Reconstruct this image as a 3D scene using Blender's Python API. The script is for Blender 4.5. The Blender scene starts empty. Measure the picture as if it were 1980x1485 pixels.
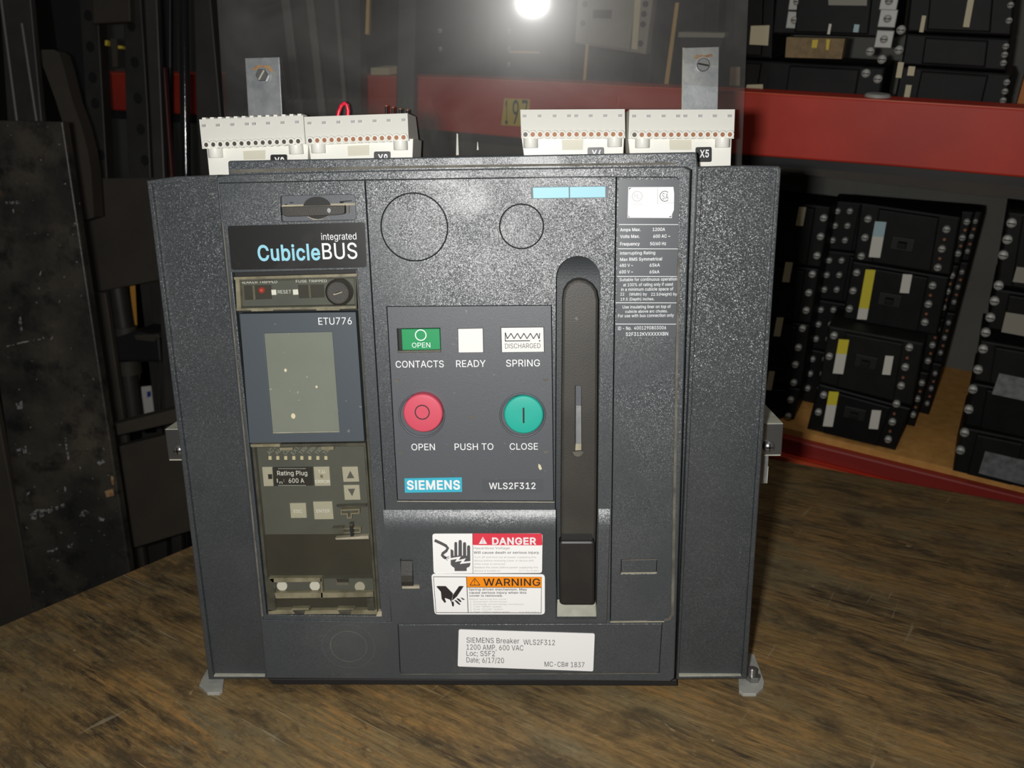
import bpy, math, random
from mathutils import Matrix, Vector
from mathutils.geometry import delaunay_2d_cdt
random.seed(7)
SC = bpy.context.scene
COL = SC.collection
# ------------------------------------------------------------------ camera, world, light
F, CX, CY = 1600.0, 990.0, 742.5
PITCH, YAW, ROLL = math.radians(14.32), math.radians(-2.453), math.radians(1.1335)
CAM = Vector((0.0, -0.617, 0.4330))
_f = Vector((math.sin(YAW)*math.cos(PITCH), math.cos(YAW)*math.cos(PITCH), -math.sin(PITCH)))
_r = Vector((math.cos(YAW), -math.sin(YAW), 0.0))
_d = _f.cross(_r)
AX_R = _r*math.cos(ROLL) + _d*math.sin(ROLL)
AX_D = _d*math.cos(ROLL) - _r*math.sin(ROLL)
AX_F = _f
cam_d = bpy.data.cameras.new('camera')
cam_d.sensor_fit = 'HORIZONTAL'; cam_d.sensor_width = 36.0; cam_d.lens = 36.0*F/1980.0
cam_d.clip_start = 0.02; cam_d.clip_end = 50
cam_d.dof.use_dof = True; cam_d.dof.focus_distance = 0.64; cam_d.dof.aperture_fstop = 11.0
cam = bpy.data.objects.new('camera', cam_d); COL.objects.link(cam)
cam.matrix_world = Matrix(((AX_R.x, -AX_D.x, -AX_F.x, CAM.x), (AX_R.y, -AX_D.y, -AX_F.y, CAM.y),
                           (AX_R.z, -AX_D.z, -AX_F.z, CAM.z), (0, 0, 0, 1)))
SC.camera = cam
w = bpy.data.worlds.new('world'); SC.world = w; w.use_nodes = True
w.node_tree.nodes['Background'].inputs[0].default_value = (0.9, 0.95, 1.0, 1)
w.node_tree.nodes['Background'].inputs[1].default_value = 0.03
# the camera's own flash, a small window left of and above the lens
fl = bpy.data.lights.new('camera_flash', 'AREA'); fl.shape = 'RECTANGLE'; fl.size = 0.026; fl.size_y = 0.016
fl.energy = 4.7; fl.color = (1.0, 0.985, 0.96)
flo = bpy.data.objects.new('camera_flash', fl); COL.objects.link(flo)
flo.location = CAM + AX_R*-0.040 - AX_D*0.006 + AX_F*0.012
flo.rotation_euler = cam.matrix_world.to_euler()
# unseen overhead lamp, added as ambient fill for the background
cl = bpy.data.lights.new('overhead_fill', 'AREA'); cl.shape = 'RECTANGLE'; cl.size = 1.2; cl.size_y = 0.3
cl.energy = 5.0; cl.color = (1.0, 0.93, 0.82)
clo = bpy.data.objects.new('overhead_fill', cl); COL.objects.link(clo)
clo.location = (0.3, -0.6, 3.0)
vs = SC.view_settings
vs.view_transform = 'Standard'; vs.look = 'None'; vs.exposure = 0.0; vs.gamma = 1.0; vs.use_curve_mapping = False

# ------------------------------------------------------------------ spaces (pixel -> point on a plane)
class Space:
    def __init__(s, M):
        s.M = M; s.Mi = M.inverted(); s.o = s.Mi @ CAM
    def ray(s, px, py):
        d = AX_R*((px-CX)/F) + AX_D*((py-CY)/F) + AX_F
        return s.Mi.to_3x3() @ d
    def P(s, px, py, y):
        d = s.ray(px, py); t = (y-s.o.y)/d.y
        return s.o + d*t
    def PZ(s, px, py, z):
        d = s.ray(px, py); t = (z-s.o.z)/d.z
        return s.o + d*t
    def poly(s, pts, y):
        r = []
        for p in pts:
            q = s.P(p[0], p[1], y); r.append((q.x, q.z))
        return r
    def polyZ(s, pts, z):
        r = []
        for p in pts:
            q = s.PZ(p[0], p[1], z); r.append((q.x, q.y))
        return r
    def rect(s, x0, y0, x1, y1, y):
        xm, ym = (x0+x1)/2, (y0+y1)/2
        return (s.P(x0, ym, y).x, s.P(xm, y1, y).z, s.P(x1, ym, y).x, s.P(xm, y0, y).z)
    def circ(s, cx, cy, r, y, n=40, ry=None):
        a = s.P(cx, cy, y); k = s.P(cx+r, cy, y).x-a.x
        kz = k if ry is None else k*ry/r
        return [(a.x+k*math.cos(t*2*math.pi/n), a.z+kz*math.sin(t*2*math.pi/n)) for t in range(n)]
W = Space(Matrix.Identity(4))
def _rackframe():
    def cam2w(v): return AX_R*v.x + AX_D*v.y + AX_F*v.z
    r = -Vector((-2354-CX, -120-CY, F)).normalized()
    u = -Vector((1000-CX, 4000-CY, F)).normalized()
    u = (u - r*u.dot(r)).normalized()
    n = r.cross(u)
    o = CAM + cam2w(Vector(((1980-CX)/F, (962-CY)/F, 1.0)))*1.22
    r, u, n = cam2w(r), cam2w(u), -cam2w(n)
    if n.dot(AX_F) < 0: n = -n
    return Matrix(((r.x, n.x, u.x, o.x), (r.y, n.y, u.y, o.y), (r.z, n.z, u.z, o.z), (0, 0, 0, 1)))
K = Space(_rackframe())

# ------------------------------------------------------------------ loops
def area(l): return sum(l[i][0]*l[(i+1) % len(l)][1]-l[(i+1) % len(l)][0]*l[i][1] for i in range(len(l)))/2
def ccw(l): return list(l) if area(l) > 0 else list(reversed(l))
def cw(l): return list(l) if area(l) < 0 else list(reversed(l))
def inset(l, b):
    n = len(l); out = []
    for i in range(n):
        p, q, r = l[i-1], l[i], l[(i+1) % n]
        a = Vector((q[0]-p[0], q[1]-p[1])); c = Vector((r[0]-q[0], r[1]-q[1]))
        if a.length < 1e-9: a = c
        if c.length < 1e-9: c = a
        a.normalize(); c.normalize()
        n1 = Vector((-a.y, a.x)); n2 = Vector((-c.y, c.x)); k = max(0.3, 1+n1.dot(n2))
        m = (n1+n2)/k
        out.append((q[0]+m.x*b, q[1]+m.y*b))
    return out
def rrect(x0, z0, x1, z1, r, n=4):
    if x1 < x0: x0, x1 = x1, x0
    if z1 < z0: z0, z1 = z1, z0
    r = min(r, (x1-x0)*.49, (z1-z0)*.49)
    out = []
    for cx, cz, a in ((x1-r, z0+r, -90), (x1-r, z1-r, 0), (x0+r, z1-r, 90), (x0+r, z0+r, 180)):
        for i in range(n+1):
            t = math.radians(a+90*i/n); out.append((cx+r*math.cos(t), cz+r*math.sin(t)))
    return out
def roundpoly(l, r, n=3):
    l = ccw(l); out = []; m = len(l)
    for i in range(m):
        p, q, s = (Vector(l[i-1]), Vector(l[i]), Vector(l[(i+1) % m]))
        a = (p-q); b = (s-q); k = min(r, a.length*.45, b.length*.45)
        a = q+a.normalized()*k; b = q+b.normalized()*k
        for j in range(n+1):
            t = j/n; v = a*(1-t)**2+q*2*t*(1-t)+b*t*t; out.append((v.x, v.y))
    return out
def box(x0, z0, x1, z1): return [(x0, z0), (x1, z0), (x1, z1), (x0, z1)]

def inside(loops, p):
    c = False
    for l in loops:
        n = len(l)
        for i in range(n):
            a, b = l[i], l[(i+1) % n]
            if (a.y > p.y) != (b.y > p.y) and p.x < (b.x-a.x)*(p.y-a.y)/(b.y-a.y)+a.x: c = not c
    return c
GLYPHS = r'''A|479|16,0 201,509 276,509 463,0 395,0 287,302 264,372 232,478 245,478 213,371 191,302 85,0/110,142 110,199 370,199 370,142
B|456|60,0 60,509 241,509 289,504 329,491 359,469 381,442 394,410 398,374 387,320 356,286 315,267 315,262 363,245 402,203 418,136 413,100 400,67 377,39 344,18 301,4 247,0/125,57 245,57 296,63 330,80 349,105 355,137 342,184 306,218 248,231 125,231/125,285 238,285 288,296 323,326 336,372 330,403 313,429 283,446 240,452 125,452
C|510|267,-7 205,1 150,25 104,63 70,115 48,179 40,254 48,329 70,393 104,445 150,484 205,508 267,516 340,504 402,471 448,418 473,348 408,348 389,395 357,428 315,449 267,456 223,450 184,432 150,403 125,364 109,314 103,254 109,194 125,145 151,105 184,76 223,59 267,53 315,60 357,81 389,114 408,160 473,160 448,91 402,38 341,5
D|502|219,0 96,0 96,57 215,57 272,63 318,81 354,110 379,149 394,198 399,255 394,312 379,361 354,399 320,428 275,446 221,452 93,452 93,509 225,509 294,501 353,478 399,441 433,391 455,329 462,255 455,181 433,119 398,68 351,31 291,8/125,509 125,0 60,0 60,509
E|418|60,0 60,509 372,509 372,452 125,452 125,286 355,286 355,229 125,229 125,57 375,57 375,0
F|410|60,0 60,509 369,509 369,452 125,452 125,278 346,278 346,221 125,221 125,0
G|520|269,-7 205,1 149,25 104,64 69,116 47,179 40,254 47,329 69,393 103,445 149,484 203,508 265,516 340,504 403,469 449,416 474,349 408,349 387,393 356,427 315,448 265,456 222,450 183,432 150,404 125,364 109,314 103,254 109,194 125,145 151,105 184,76 224,59 269,53 309,57 345,71 374,93 396,123 410,160 415,202 434,199 283,199 283,256 478,256 478,200 471,141 451,91 419,50 377,19 326,0
H|517|60,0 60,509 125,509 125,289 392,289 392,509 457,509 457,0 392,0 392,232 125,232 125,0
I|185|60,509 125,509 125,0 60,0
K|467|104,145 104,216 139,261 174,303 212,344 364,509 448,509 231,276 228,276/60,0 60,509 125,509 125,334 124,225 125,193 125,0/372,0 188,259 228,309 449,0
L|393|60,0 60,509 125,509 125,57 361,57 361,0
M|628|60,0 60,509 152,509 277,187 287,159 299,123 311,84 322,49 307,49 318,83 330,121 342,158 352,187 476,509 568,509 568,0 504,0 504,291 504,327 505,369 506,413 507,457 513,457 498,409 482,363 467,322 456,291 342,0 286,0 170,291 159,321 145,361 129,408 112,457 119,457 120,416 121,372 122,328 122,291 122,0
N|523|60,0 60,509 136,509 343,183 363,151 388,107 414,55 405,54 401,108 399,157 399,195 399,509 463,509 463,0 387,0 202,290 177,331 148,381 108,452 119,454 122,384 124,328 125,291 125,0
O|533|267,-7 205,1 150,25 105,63 70,115 48,179 40,254 48,329 70,393 105,445 150,484 205,508 267,516 329,508 384,484 429,445 464,393 486,329 493,254 486,179 464,115 429,63 384,25 329,1/267,53 310,59 349,76 383,105 408,144 425,194 430,254 425,314 408,365 383,404 349,433 310,450 267,456 223,450 184,433 151,404 125,364 109,314 103,254 109,194 125,144 151,105 184,76 223,59
P|444|60,0 60,509 235,509 289,503 332,487 366,462 390,430 404,391 409,348 404,304 390,265 366,233 332,207 289,191 235,186 109,186 109,242 233,242 297,256 333,294 344,348 333,402 297,439 232,452 125,452 125,0
Q|533|245,159 313,159 369,85 384,65 468,-48 401,-48 346,27 331,46/267,-7 205,1 150,25 105,63 70,115 48,179 40,254 48,329 70,393 105,445 150,484 205,508 267,516 329,508 384,484 429,445 464,393 486,329 493,254 486,179 464,115 429,63 384,25 329,1/267,53 310,59 349,76 383,105 408,144 425,194 430,254 425,314 408,365 383,404 349,433 310,450 267,456 223,450 184,433 151,404 125,364 109,314 103,254 109,194 125,144 151,105 184,76 223,59
R|449|60,0 60,509 236,509 290,504 333,489 367,465 390,433 405,395 409,352 405,309 390,271 367,240 333,217 289,203 236,198 96,198 96,255 234,255 298,267 334,300 345,352 334,405 298,440 233,452 125,452 125,0/353,0 230,229 303,229 428,0
S|446|224,-9 172,-4 128,9 91,31 64,60 46,96 38,137 104,137 123,88 166,59 224,49 286,60 329,92 346,139 332,179 296,205 245,222 184,239 128,260 86,289 60,326 52,372 58,413 75,448 102,476 138,498 180,511 227,516 275,511 316,498 351,476 377,449 394,415 401,378 337,378 326,412 302,437 267,453 225,459 167,448 129,418 115,376 119,352 131,334 169,308 212,293 264,279 312,264 359,238 395,198 408,139 403,99 386,64 360,34 323,11 278,-4
T|448|32,452 32,509 417,509 417,452 257,452 257,0 193,0 193,452
U|517|259,-8 203,-2 154,15 114,43 85,80 66,124 60,173 60,509 124,509 124,178 141,113 160,87 187,68 220,56 259,52 298,56 331,68 357,87 377,113 393,178 393,509 457,509 457,173 451,124 433,80 403,43 363,15 315,-2
V|479|204,0 16,509 84,509 192,206 215,137 248,31 235,31 267,138 290,206 395,509 463,509 278,0
W|686|155,0 16,509 82,509 163,196 175,145 187,94 197,40 189,40 200,94 211,145 224,196 306,509 380,509 462,196 474,145 486,94 497,40 488,40 499,94 510,145 523,196 603,509 670,509 530,0 455,0 368,323 351,391 336,475 350,475 335,395 318,323 230,0
X|474|18,0 217,284 217,236 29,509 104,509 178,400 204,361 223,329 243,292 232,292 252,329 272,361 298,400 374,509 446,509 259,239 259,287 456,0 382,0 292,129 268,165 250,195 230,231 244,231 225,196 206,166 182,129 91,0
Y|472|203,0 203,208 16,509 91,509 192,344 222,292 250,230 224,230 251,293 280,344 381,509 455,509 268,208 268,0
Z|438|42,0 42,46 273,385 306,431 341,476 348,454 285,452 223,452 40,452 40,509 397,509 397,462 169,129 134,81 97,33 90,54 152,57 214,57 399,57 399,0
a|389|160,-9 94,5 48,45 35,73 30,108 43,161 78,193 125,211 178,220 234,227 265,235 276,255 276,257 267,297 240,322 196,331 149,322 118,301 100,274 41,291 79,346 133,375 194,384 239,379 286,360 322,320 337,251 337,0 277,0 277,52 272,52 252,25 215,1/170,45 228,59 263,93 276,138 276,190 259,182 231,176 200,171 175,168 134,159 103,139 92,105 102,72 130,52
b|424|229,-8 172,4 138,31 118,59 112,59 112,0 53,0 53,509 114,509 114,319 118,319 137,346 171,373 229,384 274,378 313,361 345,332 370,293 385,245 390,189 385,133 370,84 346,45 313,16 274,-2/220,47 253,51 279,66 316,117 328,189 316,261 280,311 253,325 220,330 188,325 161,312 125,263 113,189 125,115 162,65 188,51
c|396|207,-8 159,-2 117,16 82,46 56,85 40,133 34,187 40,243 56,291 82,330 117,360 159,378 207,384 260,377 305,356 340,322 362,277 303,262 290,289 270,311 242,325 207,330 173,325 145,310 108,258 96,187 108,117 145,66 173,51 207,46 243,52 271,66 292,89 304,117 363,102 341,56 306,21 261,-1
d|424|195,-8 151,-2 111,16 79,45 55,84 39,133 34,189 39,245 55,293 79,332 112,361 151,378 196,384 253,373 287,346 306,319 311,319 311,509 372,509 372,0 313,0 313,59 307,59 287,31 252,4/205,47 236,51 263,65 299,115 312,189 300,263 263,312 237,325 205,330 172,325 145,311 108,261 96,189 109,117 145,66 172,51
e|404|212,-8 161,-2 117,16 82,46 56,85 40,132 34,187 39,242 55,290 81,329 115,359 157,378 205,384 266,374 319,341 357,282 371,194 371,169 75,169 75,221 338,221 310,202 298,269 263,314 237,326 205,330 173,326 146,313 109,270 96,211 96,178 110,106 128,80 151,61 212,46 254,53 285,73 306,105 365,91 335,39 283,4
f|253|228,379 228,327 6,327 6,379/81,0 81,432 96,486 135,519 187,530 222,527 243,521 227,468 215,472 195,474 171,470 154,460 142,419 142,0
g|425|207,-151 134,-140 82,-110 51,-69 101,-41 122,-66 154,-88 207,-97 249,-92 282,-75 304,-47 311,-6 311,68 306,68 287,41 252,16 195,5 152,10 113,27 80,53 55,90 39,136 34,191 39,246 55,293 80,332 112,361 152,378 196,384 253,373 288,346 308,319 313,319 313,379 372,379 372,-9 367,-54 350,-90 324,-117 291,-136/205,59 237,63 264,75 300,121 312,193 300,264 264,312 237,325 205,330 172,325 145,312 109,262 96,193 109,123 145,76 172,63
h|410|114,227 114,0 53,0 53,509 114,509 114,287 102,287 124,332 152,362 187,379 227,384 295,369 321,349 341,321 353,285 357,240 357,0 296,0 296,235 290,275 273,304 246,323 210,329 161,317 126,283
i|166|53,0 53,379 114,379 114,0/84,443 54,455 41,483 54,512 84,524 114,512 126,483 114,455
j|166|53,379 114,379 114,-30 102,-90 65,-129 4,-143 -10,-143 -10,-87 2,-87 25,-83 40,-72 53,-29/83,443 53,455 41,483 53,512 83,524 114,512 126,483 114,455
k|380|110,137 110,212 121,212 284,379 360,379 184,199 177,199/53,0 53,509 114,509 114,0/294,0 148,186 191,229 372,0
l|168|53,526 115,526 115,0 53,0
m|610|53,0 53,379 112,379 112,295 108,295 132,346 172,376 219,386 257,380 287,361 309,331 321,295 312,295 337,343 381,375 437,386 497,372 522,354 541,328 553,296 557,255 557,0 496,0 496,254 490,289 473,313 447,326 419,330 374,320 345,290 335,247 335,0 274,0 274,260 269,288 253,311 229,326 199,330 158,320 126,289 114,238 114,0
n|410|114,227 114,0 53,0 53,379 112,379 112,287 102,287 124,332 152,362 187,379 227,384 295,369 321,349 341,321 353,285 357,240 357,0 296,0 296,235 290,275 273,304 246,323 210,329 161,317 126,283
o|415|207,-8 159,-2 117,16 82,46 56,85 40,133 34,187 40,243 56,291 82,330 117,360 159,378 207,384 256,378 299,360 333,330 359,291 376,243 381,187 376,133 359,85 333,46 299,16 256,-2/207,46 242,51 270,66 307,117 319,187 307,258 270,310 242,325 207,330 173,325 145,310 108,258 96,187 108,117 145,66 173,51
p|424|53,-143 53,379 112,379 112,319 118,319 137,346 171,373 229,384 274,378 313,361 345,332 370,293 385,245 390,189 385,133 370,84 346,45 313,16 274,-2 229,-8 173,4 138,31 118,59 114,59 114,-143/220,47 253,51 279,66 316,117 328,189 316,261 280,311 253,325 220,330 188,325 161,312 125,263 113,189 125,115 162,65 188,51
q|424|372,-143 311,-143 311,59 306,59 287,31 252,4 195,-8 151,-2 111,16 79,45 55,84 39,133 34,189 39,245 55,293 79,332 112,361 151,378 196,384 253,373 287,346 307,319 313,319 313,379 372,379/205,47 236,51 263,65 299,115 312,189 300,263 263,312 237,325 205,330 172,325 145,311 108,261 96,189 109,117 145,66 172,51
r|259|53,0 53,379 112,379 112,321 115,321 130,347 152,367 181,380 213,385 229,384 243,384 243,322 230,324 207,326 159,315 126,284 114,237 114,0
s|365|182,-8 112,3 62,38 36,94 94,107 105,79 124,60 181,45 217,50 244,62 262,81 268,103 254,136 212,155 149,170 104,186 72,208 53,237 47,274 51,305 65,332 115,370 187,384 254,372 299,339 324,290 268,277 243,316 219,328 187,333 156,329 131,317 114,299 109,277 124,243 172,223 229,209 275,194 306,171 325,142 331,107 326,75 312,47 290,24 260,6
t|227|204,379 204,327 6,327 6,379/65,471 126,471 126,98 136,61 170,50 185,51 202,54 213,2 192,-3 168,-4 125,2 92,21 72,52 65,93
u|410|182,-5 115,11 89,31 69,59 57,95 53,139 53,379 114,379 114,144 119,105 137,75 164,56 200,50 249,62 283,97 296,153 296,379 357,379 357,0 298,0 298,92 307,92 286,47 257,17 222,0
v|389|163,0 17,379 84,379 165,155 187,87 206,21 184,21 203,87 224,155 305,379 371,379 226,0
w|567|138,0 23,379 87,379 133,214 154,137 175,41 165,41 186,135 206,214 252,379 316,379 362,214 382,136 402,41 391,41 413,135 434,214 480,379 545,379 429,0 368,0 319,172 305,225 291,280 277,338 291,338 277,280 263,225 248,172 199,0
x|378|21,0 171,218 171,171 29,379 100,379 147,306 179,253 207,206 175,206 202,253 233,306 282,379 352,379 209,169 209,214 358,0 287,0 231,85 200,136 173,182 205,182 178,136 148,85 91,0
y|389|47,-139 61,-86 71,-87 104,-89 130,-74 151,-36 163,-1 17,379 84,379 165,155 187,87 206,21 184,21 202,87 224,155 305,379 371,379 204,-58 177,-107 139,-136 91,-145 65,-143
z|380|42,0 42,46 254,320 254,323 48,323 48,379 333,379 333,331 126,60 126,56 339,56 339,0
0|453|227,-7 174,1 130,24 95,62 69,113 53,178 48,254 53,330 69,395 95,447 130,484 174,508 227,516 279,508 323,484 358,447 384,395 400,330 405,254 400,178 384,113 359,62 323,24 279,1/227,50 261,56 290,74 313,103 330,144 344,254 330,365 313,405 290,435 261,453 227,460 192,453 163,435 140,405 123,365 109,254 123,144 140,103 163,74 192,56
1|453|76,0 76,55 391,55 391,0/276,509 276,0 212,0 212,448 209,448 86,358 86,427 198,509
2|453|64,0 64,47 234,229 282,282 311,327 320,371 308,419 273,449 224,460 172,447 139,413 127,362 66,362 71,405 86,442 111,473 143,496 182,511 225,516 268,511 306,497 337,474 361,445 376,411 381,372 371,318 336,259 267,180 153,60 153,57 389,57 389,0
3|453|218,-7 133,10 98,30 70,57 52,91 44,132 109,132 126,87 165,59 219,50 275,61 315,93 329,145 316,196 275,234 201,248 157,248 157,299 288,448 288,452 70,452 70,509 372,509 372,461 211,278 211,289 264,288 308,276 344,253 371,222 387,186 393,145 387,103 370,66 344,36 309,12 266,-2
4|453|40,105 40,158 247,509 311,509 109,166 109,163 413,163 413,105/282,0 282,121 282,146 282,318 343,318 343,0
5|453|221,-7 178,-2 140,11 108,32 83,60 66,93 60,130 122,130 138,89 173,60 221,50 276,64 314,104 328,162 314,221 275,262 218,277 167,268 128,246 67,253 96,509 366,509 366,452 151,452 134,301 136,301 178,325 229,334 294,321 345,285 379,231 391,163 385,117 369,76 343,41 309,15 268,-1
6|453|226,-7 182,-1 142,15 109,40 84,74 69,115 64,162 80,239 137,340 252,509 322,509 151,261 145,261 165,288 196,307 235,314 278,309 316,295 346,271 370,240 384,201 389,157 384,112 368,73 343,39 310,14 271,-2/226,48 279,63 314,101 327,157 314,213 279,251 226,265 174,252 138,214 125,158 138,102 174,63
7|453|97,0 323,448 323,452 62,452 62,509 391,509 391,449 165,0
8|453|226,-7 178,-2 136,11 101,33 74,62 57,96 52,135 65,195 101,241 153,265 153,267 119,282 93,308 76,342 70,380 75,417 90,450 114,477 146,498 184,511 226,516 269,511 306,498 337,477 361,450 377,417 382,380 376,342 359,308 333,282 300,267 300,265 351,241 387,195 401,135 395,96 378,62 352,33 317,11 275,-2/226,49 285,60 323,91 337,139 322,189 283,223 226,235 169,223 130,189 115,139 129,91 167,60/226,290 274,300 307,330 319,376 308,420 275,449 226,460 177,449 145,420 133,376 145,330 178,300
9|453|226,516 271,510 310,494 343,468 368,434 384,393 389,347 373,270 315,168 200,0 130,0 301,248 307,248 287,221 257,202 218,195 175,199 137,214 106,237 83,269 68,307 64,352 69,397 85,436 110,469 143,494 182,510/226,460 174,446 138,407 125,352 138,295 174,257 226,243 279,257 314,295 327,350 314,407 279,446
.|188|95,-4 63,9 50,41 63,73 95,87 128,73 141,41 128,9
,|188|38,-119 68,71 137,71 84,-119
:|188|95,-4 63,9 50,41 63,73 95,87 128,73 141,41 128,9/95,271 63,284 50,316 63,349 95,362 128,349 141,316 128,284
;|188|38,-119 68,71 137,71 84,-119/103,271 71,284 58,316 71,349 103,362 136,349 149,316 136,284
(|273|89,207 101,324 132,441 177,539 236,539 191,428 161,313 151,207 160,115 188,16 236,-96 177,-96 139,-21 111,55 95,131
)|273|37,-96 86,18 113,116 122,207 112,313 82,428 37,539 97,539 142,441 173,323 184,207 178,130 161,53 134,-22 97,-96
%|676|175,283 121,297 86,335 75,388 75,412 87,464 121,503 175,517 230,503 264,464 276,412 276,388 264,335 230,297/175,327 198,332 212,346 223,388 223,412 213,454 198,468 175,473 153,468 138,454 127,412 127,388 138,346 153,332/501,-10 446,5 412,43 400,95 400,120 412,172 447,210 501,225 556,210 590,172 601,120 601,95 589,43 555,5/501,35 523,39 538,53 549,95 549,120 538,162 524,176 501,180 479,176 464,162 453,120 453,95 464,53 479,39/132,0 482,509 540,509 191,0
/|249|235,533 71,-76 14,-76 178,533
~|453|52,150 66,218 103,255 151,266 197,256 246,221 275,198 299,192 332,207 344,253 400,253 386,185 349,148 301,137 254,148 207,182 177,204 154,210 121,196 108,150
-|453|337,244 337,188 114,188 114,244
#|440|242,0 326,509 377,509 294,0/10,140 19,192 400,192 391,140/64,0 147,509 198,509 115,0/40,316 49,368 429,368 421,316
"|321|78,318 70,509 136,509 128,318/193,318 185,509 250,509 243,318
'|206|78,318 70,509 136,509 128,318
!|196|67,160 63,509 132,509 128,160/98,-4 66,9 52,41 66,73 98,86 130,73 143,41 130,9'''
_gl = {}
for _l in GLYPHS.split('\n'):
    c_, a_, ls_ = _l.split('|')
    _gl[c_] = (int(a_)/1000, [[tuple(int(k)/1000 for k in p.split(',')) for p in l.split(' ')] for l in ls_.split('/') if l.count(' ') > 1])
def winding(loops, p):
    k = 0
    for l in loops:
        for i in range(len(l)):
            a, b = l[i], l[(i+1) % len(l)]
            if (a.y > p.y) != (b.y > p.y) and p.x < (b.x-a.x)*(p.y-a.y)/(b.y-a.y)+a.x: k += 1 if b.y > a.y else -1
    return k != 0
def fill2d(loops):
    """triangulate closed 2D loops (outer ones and holes) -> (points, triangles)"""
    co = [[Vector(p)*100 for p in r] for r in loops]
    cf = [p for r in co for p in r]; ed = []; o_ = 0
    for r in co: ed += [(o_+i, o_+(i+1) % len(r)) for i in range(len(r))]; o_ += len(r)
    nv, ne, nf, ov, oe, of = delaunay_2d_cdt(cf, ed, [], 0, 1e-7)
    tris = []
    for t in nf:
        a, b_, c = (nv[i] for i in t)
        if winding(co, (a+b_+c)/3):
            sg = (b_.x-a.x)*(c.y-a.y)-(b_.y-a.y)*(c.x-a.x)
            tris.append(tuple(t) if sg > 0 else tuple(reversed(t)))
    return [(p.x/100, p.y/100) for p in nv], tris
_tc = {}
def glyph(ch, bold):
    if (ch, bold) not in _tc:
        adv, ls = _gl[ch]
        _tc[(ch, bold)] = fill2d([inset(l, bold*.6) if bold else l for l in ls])
    return _tc[(ch, bold)]
def text2d(s, bold=0.0):
    x = 0.0; V, T_ = [], []
    for ch in s:
        if ch == ' ': x += .20; continue
        v, t = glyph(ch, bold); o = len(V)
        V += [(p[0]+x, p[1]) for p in v]; T_ += [tuple(i+o for i in f) for f in t]; x += _gl[ch][0]+bold*.8
    return V, T_
CAPH = max(v[1] for v in text2d('H')[0])

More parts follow.
